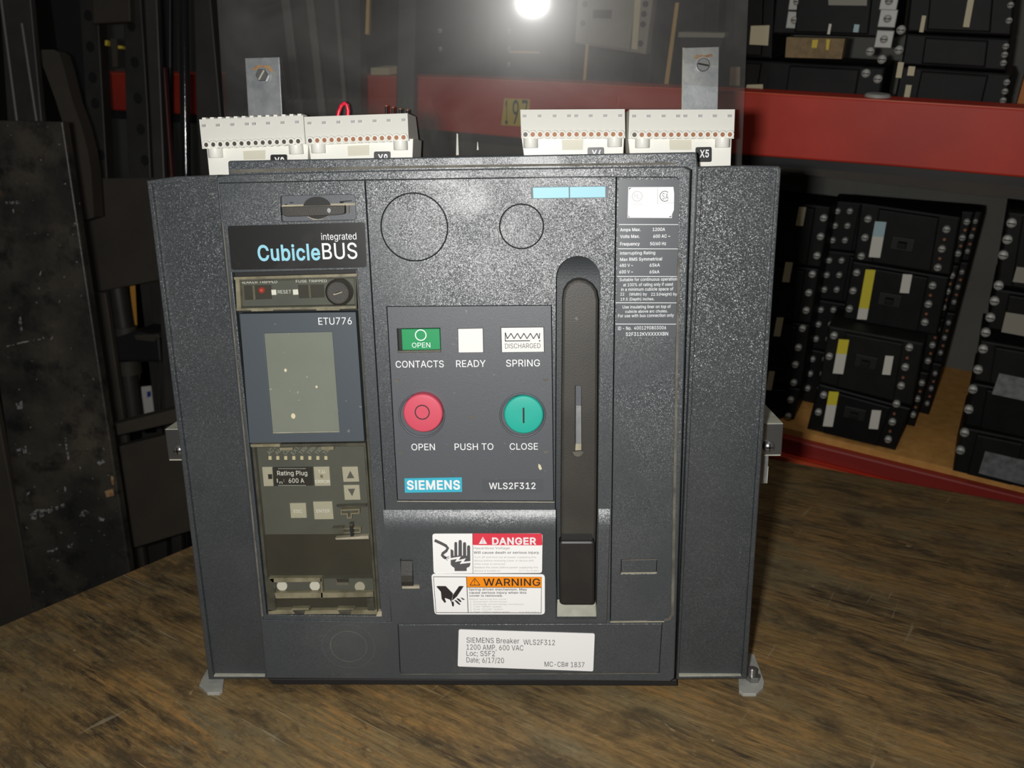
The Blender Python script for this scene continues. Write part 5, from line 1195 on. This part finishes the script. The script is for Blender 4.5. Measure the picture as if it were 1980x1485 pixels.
mccb('black breaker with bright yellow tag, second up in the tagged stack beside the grey breaker', [(1602, 630), (1787, 664), (1764, 786), (1584, 740)], y3, d3,
     [(1758, 673), (1750, 711), (1742, 747), (1612, 650), (1603, 690)], [(tagq(1622, 656, 1642, 722), (M_TAGY, M_TAGW, .42)), (tagq(1712, 688, 1728, 724), M_TAGW)], (1674, 700), dots=((1754, 692), (1746, 730)), body=M_MCCB2, group=GL)
mccb('black breaker with long yellow tag, third up in the tagged stack beside the grey breaker', [(1648, 505), (1836, 536), (1812, 650), (1628, 618)], y2, d2,
     [(1803, 553), (1795, 589), (1788, 624), (1656, 528), (1649, 563), (1642, 598)], [(tagq(1674, 521, 1693, 617), (M_TAGY, M_TAGW, .78)), (tagq(1746, 530, 1764, 566), M_TAGW)], (1720, 580), dots=((1799, 571), (1791, 607)), group=GL)
mccb('black breaker with bluish white tag, topmost of the tagged stack beside the grey breaker', [(1664, 392), (1858, 420), (1838, 534), (1649, 504)], y2, d2,
     [(1830, 444), (1821, 482), (1813, 518), (1678, 424), (1672, 460), (1665, 496)], [(tagq(1692, 428, 1714, 497), (M_TAGB, M_TAGW, .42))], (1745, 472), dots=((1826, 463), (1817, 500)), group=GL)
# the stack half hidden by the grey breaker's right wing
y4 = y3+.02
for i, (q, sc_, tg, lb) in enumerate((
        ([(1440, 735), (1548, 752), (1531, 828), (1430, 805)], [(1534, 741), (1528, 774), (1523, 806)], [tagq(1487, 718, 1498, 754)], 'lowest'),
        ([(1450, 612), (1566, 628), (1549, 748), (1440, 732)], [(1551, 636), (1543, 673), (1537, 706)], [tagq(1502, 614, 1515, 650)], 'second up'),
        ([(1460, 506), (1584, 520), (1567, 626), (1450, 610)], [(1570, 531), (1563, 567), (1558, 601)], [tagq(1519, 507, 1533, 545)], 'third up'),
        ([(1470, 384), (1606, 400), (1586, 518), (1460, 504)], [(1592, 422), (1586, 458), (1579, 495)], [tagq(1545, 400, 1559, 436)], 'topmost'))):
    mccb('black breaker with one cream tag, %s in stack half hidden by the right wing' % lb, q, y4, d4, sc_, [(tg[0], M_TAGC)], None, group=GL, base=.012 if lb == 'lowest' else None)
# two more rows close behind them, screws showing past both sides
for row, (cx_, cy_, lx0, lx1, rx0, rx1, ty, by) in enumerate(((1768, 826, 1612, 1548, 1884, 1768, 398, 800), (1796, 803, 1640, 1576, 1900, 1796, 398, 780))):
    yb_ = K.PZ(cx_, cy_, .012).y
    for i in range(4):
        f0, f1 = i/4, (i+1)/4
        L_ = lambda a, c, t: a+(c-a)*t
        q = [(L_(lx0, lx1, f0), L_(ty-10, by-30, f0)), (L_(rx0, rx1, f0), L_(ty+12, cy_, f0)), (L_(rx0, rx1, f1-.004), L_(ty+12, cy_, f1-.004)), (L_(lx0, lx1, f1-.004), L_(ty-10, by-30, f1-.004))]
        sc_ = [(q[0][0]+(q[3][0]-q[0][0])*t+o, q[0][1]+(q[3][1]-q[0][1])*t+2) for t in (.2, .5, .8) for o in ((10, 34) if row == 0 else (12,))] + [(q[1][0]+(q[2][0]-q[1][0])*t-9, q[1][1]+(q[2][1]-q[1][1])*t-1) for t in (.2, .5, .8)]
        dt_ = [(q[1][0]+(q[2][0]-q[1][0])*t-8, q[1][1]+(q[2][1]-q[1][1])*t-1) for t in (.35, .65)]
        mccb('plain black breaker, %s in the %s row behind the tagged stack' % (('topmost', 'third up', 'second up', 'lowest')[i], ('first', 'second')[row]), q, yb_, (yr2-yr1-.004) if row == 0 else .05, sc_, group=GL, sr=.0045-.001*row, dots=dt_, base=.012 if i == 3 else None)
# right-hand stack with silver plates
y6 = K.PZ(1900, 925, .012).y
for (q, sc_, pn, tg, lb, m_) in (
        ([(1878, 828), (2010, 856), (1985, 940), (1858, 908)], [(1865, 838), (1857, 872)], [([(1905, 873), (1990, 893), (1980, 938), (1892, 915)], M_SILVER)], [(tagq(1962, 890, 1975, 905), M_TAGW)], 'lowest', M_MCCB2),
        ([(1897, 742), (2030, 768), (2010, 854), (1879, 826)], [(1881, 754), (1873, 793)], [], [], 'second up', M_MCCB),
        ([(1912, 660), (2050, 684), (2030, 766), (1898, 740)], [(1901, 676), (1891, 716)], [([(1932, 722), (2020, 740), (2012, 782), (1918, 762)], M_SILVER)], [], 'third up', M_MCCB2),
        ([(1940, 560), (2070, 580), (2050, 660), (1922, 640)], [(1923, 583), (1915, 615), (1906, 644)], [([(1945, 604), (2040, 618), (2034, 660), (1936, 642)], M_MCCBG)], [], 'fourth up', M_MCCB),
        ([(1965, 412), (2100, 425), (2070, 578), (1940, 556)], [(1956, 432), (1948, 464), (1940, 494), (1931, 553)], [([(1966, 516), (2060, 528), (2054, 556), (1958, 545)], M_MCCBG)], [], 'topmost', M_MCCB)):
    q = list(q)
    qq = [(q[0][0]-16, q[0][1]-2), q[1], q[2], (q[3][0]-14, q[3][1]-4)]
    mccb('black breaker cut by the right edge of the photo, %s in its stack' % lb, qq, y6, .12, sc_, tg, None, body=m_, panels=pn, group=GL, sr=.006, base=.012 if lb == 'lowest' else None)
# ---------------- upper shelf
GU = 'breakers stacked on the upper shelf'
yu = .06
mccb('black breaker with square terminals and grey window, upper shelf right of the clear shield', [(1505, -70), (1745, -60), (1728, 74), (1492, 66)], yu, .12, [(1719, 2), (1716, 36), (1709, 76), (1541, 3), (1536, 39)], [(tagq(1603, 46, 1608, 66), M_TAGW), (tagq(1652, 47, 1662, 62), M_TAGB)], None, panels=[([(1600, -30), (1678, -30), (1676, 11), (1602, 10)], M_MCCBG)], group=GU, square=True)
b = MB(); b.prism(K.poly([(1521, 72), (1634, 75), (1627, 114), (1518, 111)], yu-.014), yu-.014, yu+.01, M_CARD)
for q in ([(1571, 77), (1582, 77), (1579, 93), (1569, 92)], [(1598, 76), (1605, 76), (1602, 97), (1597, 96)]): b.prism(K.poly(q, yu-.0145), yu-.0145, yu-.013, M_YELLOWST)
solo(b, 'cardboard_box', 'small brown carton with two yellow marks between black breakers on the upper shelf', 'box', S=K)
mccb('black breaker with silver studs standing on the upper red beam', [(1486, 118), (1712, 130), (1704, 192), (1478, 182)], yu, .12, [(1682, 100), (1674, 142), (1705, 115), (1697, 153), (1738, 97), (1742, 58)], [(tagq(1737, 120, 1748, 150), M_TAGC), (tagq(1757, 128, 1770, 146), M_TAGC)], None, group=GU, sr=.0058, base=zu)
b = MB(); q = K.P(1696, 190, yu-.03); b.lathe((q.x, yu-.03, q.z-.012), [(.016, 0), (.017, .002), (.017, .016), (.015, .018)], M_TERM, 24, 'z')
solo(b, 'metal_cap', 'small round pale cap on the upper beam below the silver studs', 'cap', S=K)
for q, tg, lb in (([(1742, 128), (1958, 142), (1944, 212), (1730, 196)], [(tagq(1752, 164, 1763, 192), M_TAGC)], 'lowest'), ([(1752, 64), (1955, 74), (1946, 138), (1742, 126)], [], 'middle one'), ([(1765, -60), (1968, -50), (1956, 70), (1752, 62)], [(tagq(1783, 30, 1791, 62), M_TAGC), (tagq(1872, -4, 1884, 52), M_TAGC)], 'topmost')):
    mccb('long black breaker, %s in the stack at the right end of the upper shelf' % lb, q, yu+.03, .12, [(q[1][0]+(q[2][0]-q[1][0])*t-8, q[1][1]+(q[2][1]-q[1][1])*t) for t in (.25, .5, .75)], tg, None, group=GU, sr=.004, base=zu if lb == 'lowest' else None)
for q, tg, lb in (([(1398, 112), (1494, 118), (1480, 182), (1388, 176)], [([(1412, 130), (1431, 129), (1430, 166), (1410, 166)], M_TAGC), ([(1444, 164), (1475, 163), (1475, 178), (1441, 176)], M_TAGC)], 'lower'), ([(1404, -60), (1500, -56), (1492, 114), (1398, 110)], [([(1452, 50), (1488, 49), (1485, 88), (1449, 86)], M_TAGC)], 'upper')):
    mccb('black breaker with cream labels, %s of two behind the shield\'s right edge' % lb, q, yu, .12, [], tg, None, group=GU, base=zu if lb == 'lower' else None)
R = mccb('pale grey breaker with dark round holes seen through the clear shield', [(1121, -70), (1270, -60), (1248, 106), (1110, 84)], yu, .12, [], [([(1228, -10), (1240, -10), (1232, 96), (1221, 94)], M_TAGC)], None, body=M_MCCBG, panels=[([(1147, 19), (1183, 19), (1181, 36), (1146, 35)], M_DARK)], group=GU)
b = MB()
for hx, hy in ((1131, 8), (1127, 45), (1248, 8), (1245, 27), (1243, 47), (1238, 84)):
    q = K.P(hx, hy, yu-.001); b.lathe((q.x, yu-.0012, q.z), [(.0045, 0), (.0045, .003)], M_DARK, 14)
build(b, 'terminal_hole', R)
mccb('black breaker under the pale grey one, seen through the clear shield', [(1112, 96), (1262, 106), (1250, 170), (1104, 158)], yu, .12, [], [([(1133, 85), (1138, 85), (1132, 159), (1127, 158)], M_CARDEDGE)], None, body=M_MCCB2, group=GU, base=zu)
mccb('black breaker behind the right bracket, seen through the clear shield', [(1266, -60), (1396, -56), (1386, 176), (1258, 168)], yu+.02, .12, [], [([(1306, 5), (1313, 5), (1292, 166), (1284, 165)], M_CARDEDGE)], None, group=GU, base=zu)
b = MB(); b.prism(K.poly([(1312, 62), (1402, 64), (1400, 73), (1311, 72)], yu-.02), yu-.02, yu+.01, M_MCCBG); b.prism(K.poly([(1316, 73), (1396, 74), (1394, 92), (1314, 92)], yu-.012), yu-.012, yu+.01, M_BKSTEEL)
solo(b, 'grey_bar', 'short grey bar above the right shield bracket', 'bar', S=K)
mccb('dark breaker left of the pale grey one, seen through the clear shield', [(965, -60), (1108, -60), (1100, 152), (962, 148)], yu+.02, .12, [(985, 60), (985, 95), (984, 125)], [([(985, 99), (1043, 100), (1043, 103), (985, 102)], M_CARDEDGE)], None, body=M_MCCB2, group=GU, sr=.004, base=zu)
mccb('dark breaker right of the black post, seen through the clear shield', [(835, -60), (955, -60), (950, 146), (836, 142)], yu+.02, .12, [(850, 60), (851, 95)], [], None, body=M_MCCB2, group=GU, sr=.004, base=zu)
mccb('black breaker left of the black post, seen through the clear shield', [(690, -60), (772, -60), (770, 142), (692, 140)], yu+.02, .12, [(728, 104), (742, 100)], [], None, group=GU, sr=.004, base=zu)
b = MB(); b.prism(K.poly([(717, 131), (752, 131), (752, 145), (717, 145)], .004), .004, .05, M_TAGC)
solo(b, 'cream_carton', 'tiny cream carton on the upper beam left of the black post', 'box', S=K)

# ------------------------------------------------------------------ old steel stock on the left and behind the shield
def down(pts, y, zb=-.88):
    """TL, TR, BR, BL pixel quad on plane y, its two long edges carried straight down to the floor"""
    q = W.poly(pts, y); (a, b_, c, d) = q
    sl = ((c[0]-b_[0])+(d[0]-a[0]))/((c[1]-b_[1])+(d[1]-a[1]))
    return [a, b_, c, (c[0]+(zb-c[1])*sl, zb), (d[0]+(zb-d[1])*sl, zb), d]
def bar(name, label, cat, pts, y, th, m_, bev=.002, floor=True, extra=None):
    b = MB(); b.prism(down(pts, y) if floor else W.poly(pts, y), y, y+th, m_, bev)
    if extra: extra(b)
    return solo(b, name, label, cat)
SCUFF = mat('bare_metal_scrape', (140, 140, 138), .5, var=(190, (48, 46, 44), .42, .55))
def scuffs(b):
  for q in ([(58, 995), (70, 985), (98, 984), (122, 974), (128, 962), (130, 968), (124, 980), (100, 990), (76, 1002), (62, 1006)], [(124, 942), (127, 940), (128, 958), (126, 966)], [(86, 1066), (100, 1064), (112, 1058), (110, 1063), (98, 1069)],
          [(130, 1055), (142, 1050), (138, 1058), (130, 1062)], [(12, 669), (40, 661), (78, 655), (79, 657), (42, 664), (14, 671)], [(96, 654), (104, 649), (103, 654), (98, 658)], [(34, 615), (40, 612), (44, 646), (40, 644)],
          [(124, 848), (127, 846), (134, 888), (131, 890)], [(126, 998), (128, 998), (128, 1008), (126, 1008)], [(160, 985), (172, 990), (166, 998), (152, 1000)], [(50, 955), (58, 950), (56, 956), (50, 960)], [(186, 893), (200, 888), (204, 894), (192, 900)],
          [(76, 530), (80, 522), (79, 530), (77, 534)], [(10, 390), (36, 388), (38, 394), (12, 396)], [(24, 405), (26, 404), (27, 412), (25, 412)], [(140, 432), (146, 430), (147, 440), (142, 441)], [(30, 780), (42, 775), (44, 790), (34, 792)], [(30, 870), (50, 862), (52, 876), (36, 880)],
          [(112, 585), (116, 580), (115, 590)], [(190, 1000), (202, 1004), (200, 1008), (190, 1006)], [(66, 940), (70, 946), (64, 950)], [(152, 905), (156, 900), (156, 912)]):
      b.prism(W.poly(q, .4492), .4492, .4502, SCUFF)
  b.prism(W.poly([(202, 950), (218, 945), (220, 958), (206, 962)], .4492), .4492, .4502, M_RUST); b.prism(W.poly([(214, 920), (219, 922), (220, 938), (216, 936)], .4492), .4492, .4502, M_RUST)
bar('steel_plate', 'scuffed black steel plate leaning upright at the left edge beyond the workbench', 'plate', [(-78, 231), (121, 235), (250, 1098), (60, 1166)], .45, .014, M_PLATE, extra=scuffs)
bar('steel_plate', 'brown-black plate to the left of the scuffed plate, mostly cut off', 'plate', [(-90, 500), (-60, 500), (62, 1160), (-60, 1190)], .50, .01, M_DKSTEEL2)
bar('sheet_panel', 'wide dark brown panel between the scuffed plate and the left wing', 'panel', [(143, 346), (300, 343), (470, 335), (480, 512), (330, 538), (172, 568)], .85, .03, M_DKSTEEL2, floor=False)
bar('sheet_panel', 'dark panel low behind the left mounting ear', 'panel', [(212, 868), (460, 805), (490, 990), (240, 1066)], .62, .02, M_DKSTEEL2, floor=False)
bar('flat_bar', 'flat brown bar sloping up behind the left mounting ear', 'bar', [(208, 824), (460, 760), (464, 790), (212, 846)], .60, .03, M_DKSTEEL2, floor=False)
bar('flat_bar', 'tall grey flat bar right beside the scuffed plate', 'bar', [(176, 566), (204, 566), (243, 836), (216, 840)], .80, .012, M_DKSTEEL2)
R = thing('switch_insulator', 'dark ribbed insulator post with a cross arm beside the left wing', 'insulator', tuple(W.P(240, 830, .9)))
b = MB()
for x0, y0, x1, y1, r in ((224, 540, 240, 640, 20), (245, 705, 262, 830, 19)):
    a, c = W.P(x0, y0, .9), W.P(x1, y1, .9); b.tube([a, c], r*1.5/1600, M_DKSTEEL, 16)
for x0, y0, x1, y1, r in ((240, 632, 243, 650, 24), (246, 695, 249, 722, 26)):
    a, c = W.P(x0, y0, .9), W.P(x1, y1, .9); b.tube([a, c], r*1.5/1600, M_DKSTEEL2, 16)
build(b, 'post', R)
b = MB(); b.prism(W.poly([(218, 655), (262, 640), (308, 648), (312, 700), (226, 700)], .87), .87, .95, M_BKSTEEL, .004); b.prism(W.poly([(258, 648), (304, 646), (310, 652), (296, 662), (262, 658)], .868), .868, .9, M_DKSTEEL2, .002); build(b, 'cross_arm', R)
R = thing('ochre_board', 'narrow ochre board with a white paper label in the gap beside the left wing', 'board', tuple(W.P(280, 820, 1.0)))
b = MB(); b.prism(W.poly([(250, 545), (270, 545), (303, 836), (281, 838)], 1.0), 1.0, 1.015, M_YELLOWBD); build(b, 'board', R)
b = MB(); b.prism(W.poly([(273, 748), (292, 746), (298, 800), (277, 804)], .998), .998, .9995, M_PAPER); b.prism(W.poly([(284, 758), (291, 756), (292, 766), (285, 769)], .9975), .9975, .998, M_BLUEINK); build(b, 'paper_label', R)
bar('dark_backdrop', 'dark cabinet side just left of the left wing', 'backdrop', [(286, 530), (350, 520), (420, 820), (316, 830)], .95, .1, M_DKSTEEL)  # dark backing sheet for the unlit gap
b = MB(); lev = [(72, 103), (80, 96), (104, 96), (115, 103), (124, 132), (140, 195), (158, 245), (170, 292), (176, 330), (182, 420), (150, 430), (146, 345), (128, 260), (108, 195), (88, 140)]
b.prism(W.poly(lev, .72), .72, .75, M_DKSTEEL2)
solo(b, 'lever_arm', 'curved brown steel lever leaning behind the top of the scuffed plate', 'lever')
bar('flat_bar', 'wide dark bar at the top left corner of the photo', 'bar', [(-4, -40), (56, -40), (82, 240), (14, 240)], .60, .01, M_DKSTEEL)
for i, (x0, y0, x1, y1, lb) in enumerate(((10, 60, 33, 236, 'thin highlight line at the far left above the scuffed plate, built as a rod'), (52, 110, 71, 236, 'second highlight line from the left above the scuffed plate, built as a rod'))):
    a, c = W.P(x0, y0, .59), W.P(x1, y1, .59); d_ = c-a; b = MB(); b.tube([a-d_*.5, a+d_*((-.89-a.z)/d_.z)], .0022, M_GREYROD, 8); solo(b, 'steel_rod', lb, 'rod')  # highlight lines of the dark bar, modelled as grey rods
def holes(pts, y, xs):
    def ex(b):
        for hx, hy in xs: b.prism(W.circ(hx, hy, 8, y-.0005, 14, 10), y-.0005, y+.001, M_VDARK)
    return ex
bar('perforated_post', 'left perforated dark post in front of the far red beam', 'post', [(150, -40), (186, -40), (200, 212), (166, 212)], 1.0, .03, M_DKSTEEL, extra=holes(0, 1.0, [(170, 30), (174, 90), (179, 150), (184, 200), (195, 300)]))
bar('perforated_post', 'right perforated dark post in front of the far red beam', 'post', [(236, -40), (270, -40), (286, 212), (243, 212)], 1.0, .03, M_DKSTEEL, extra=holes(0, 1.0, [(254, 50), (260, 120), (266, 190), (272, 250), (280, 310)]))
bar('steel_bracket', 'dark cross strap between the two perforated posts', 'bracket', [(176, -40), (250, -40), (252, 42), (180, 46)], .98, .015, M_DKSTEEL2, floor=False)
b = MB(); b.prism(W.poly([(203, 78), (208, 78), (208, 88), (203, 88)], .97), .97, .98, M_YELLOWST); b.prism(W.poly([(228, 88), (237, 89), (237, 94), (228, 94)], .97), .97, .98, M_YELLOWST); b.prism(W.poly([(214, 74), (226, 76), (228, 130), (218, 130)], .975), .975, .99, M_DKSTEEL2)
solo(b, 'hanging_tag', 'small grey strap with two yellow spots above the far red beam', 'tag')
bar('flat_bar', 'tall grey bar left of the shiny rod', 'bar', [(276, -40), (302, -40), (318, 340), (296, 340)], .75, .012, M_DKSTEEL)
M_OLDRED = mat('dark_old_red', (84, 40, 36), .6)
bar('flat_bar', 'thin dull red strip left of the shiny rod', 'bar', [(314, 130), (318, 130), (333, 340), (326, 340)], .80, .01, M_OLDRED)
bar('dark_backdrop', 'tall dark cabinet behind the left shield bracket, hiding part of the far red beam', 'backdrop', [(424, -40), (696, -40), (700, 330), (446, 330)], .845, .05, M_BKSTEEL)  # dark sheet added where the background stays dark, covering the beam
bar('dark_backdrop', 'narrow black cabinet edge behind the curved lever', 'backdrop', [(92, -40), (168, -40), (192, 330), (140, 330)], 1.06, .05, M_BKSTEEL)  # another dark sheet added to keep this strip of background dark
bar('flat_bar', 'black flat bar filling the gap between right perforated post and shiny rod', 'bar', [(262, -40), (330, -40), (330, 330), (290, 330)], 1.06, .012, M_BKSTEEL)
a, c = W.P(354, -60, .70), W.P(360, 345, .70); b = MB(); b.tube([a, a.lerp(c, .5), a+(c-a)*((-.89-a.z)/(c-a).z)], .0075, M_SHINY, 20); solo(b, 'steel_rod', 'black rod with a bright glint left of the clear shield', 'rod')
bar('flat_bar', 'wide dark upright bar beside the left edge of the clear shield', 'bar', [(372, -40), (404, -40), (428, 230), (380, 236)], .78, .02, M_DKSTEEL)
for x0, x1, w_, lb in ((552, 578, 17, 'first'), (600, 623, 15, 'second'), (652, 668, 9, 'third')):
    bar('flat_bar', '%s grey upright bar from the left bracket, seen through the clear shield' % lb, 'bar', [(x0-w_/2-6, -40), (x0+w_/2-6, -40), (x1+w_/2, 228), (x1-w_/2, 228)], .80, .012, M_GREYROD)
b = MB(); b.prism(W.poly([(710, -40), (716, -40), (713, 66), (706, 66)], .80), .80, .815, M_CARDEDGE); solo(b, 'wood_strip', 'short tan strip hanging at the top of the clear shield', 'strip')
bar('flat_bar', 'black post crossing the far red beam behind the clear shield', 'post', [(770, -40), (806, -40), (800, 300), (764, 300)], .80, .02, M_BKSTEEL)
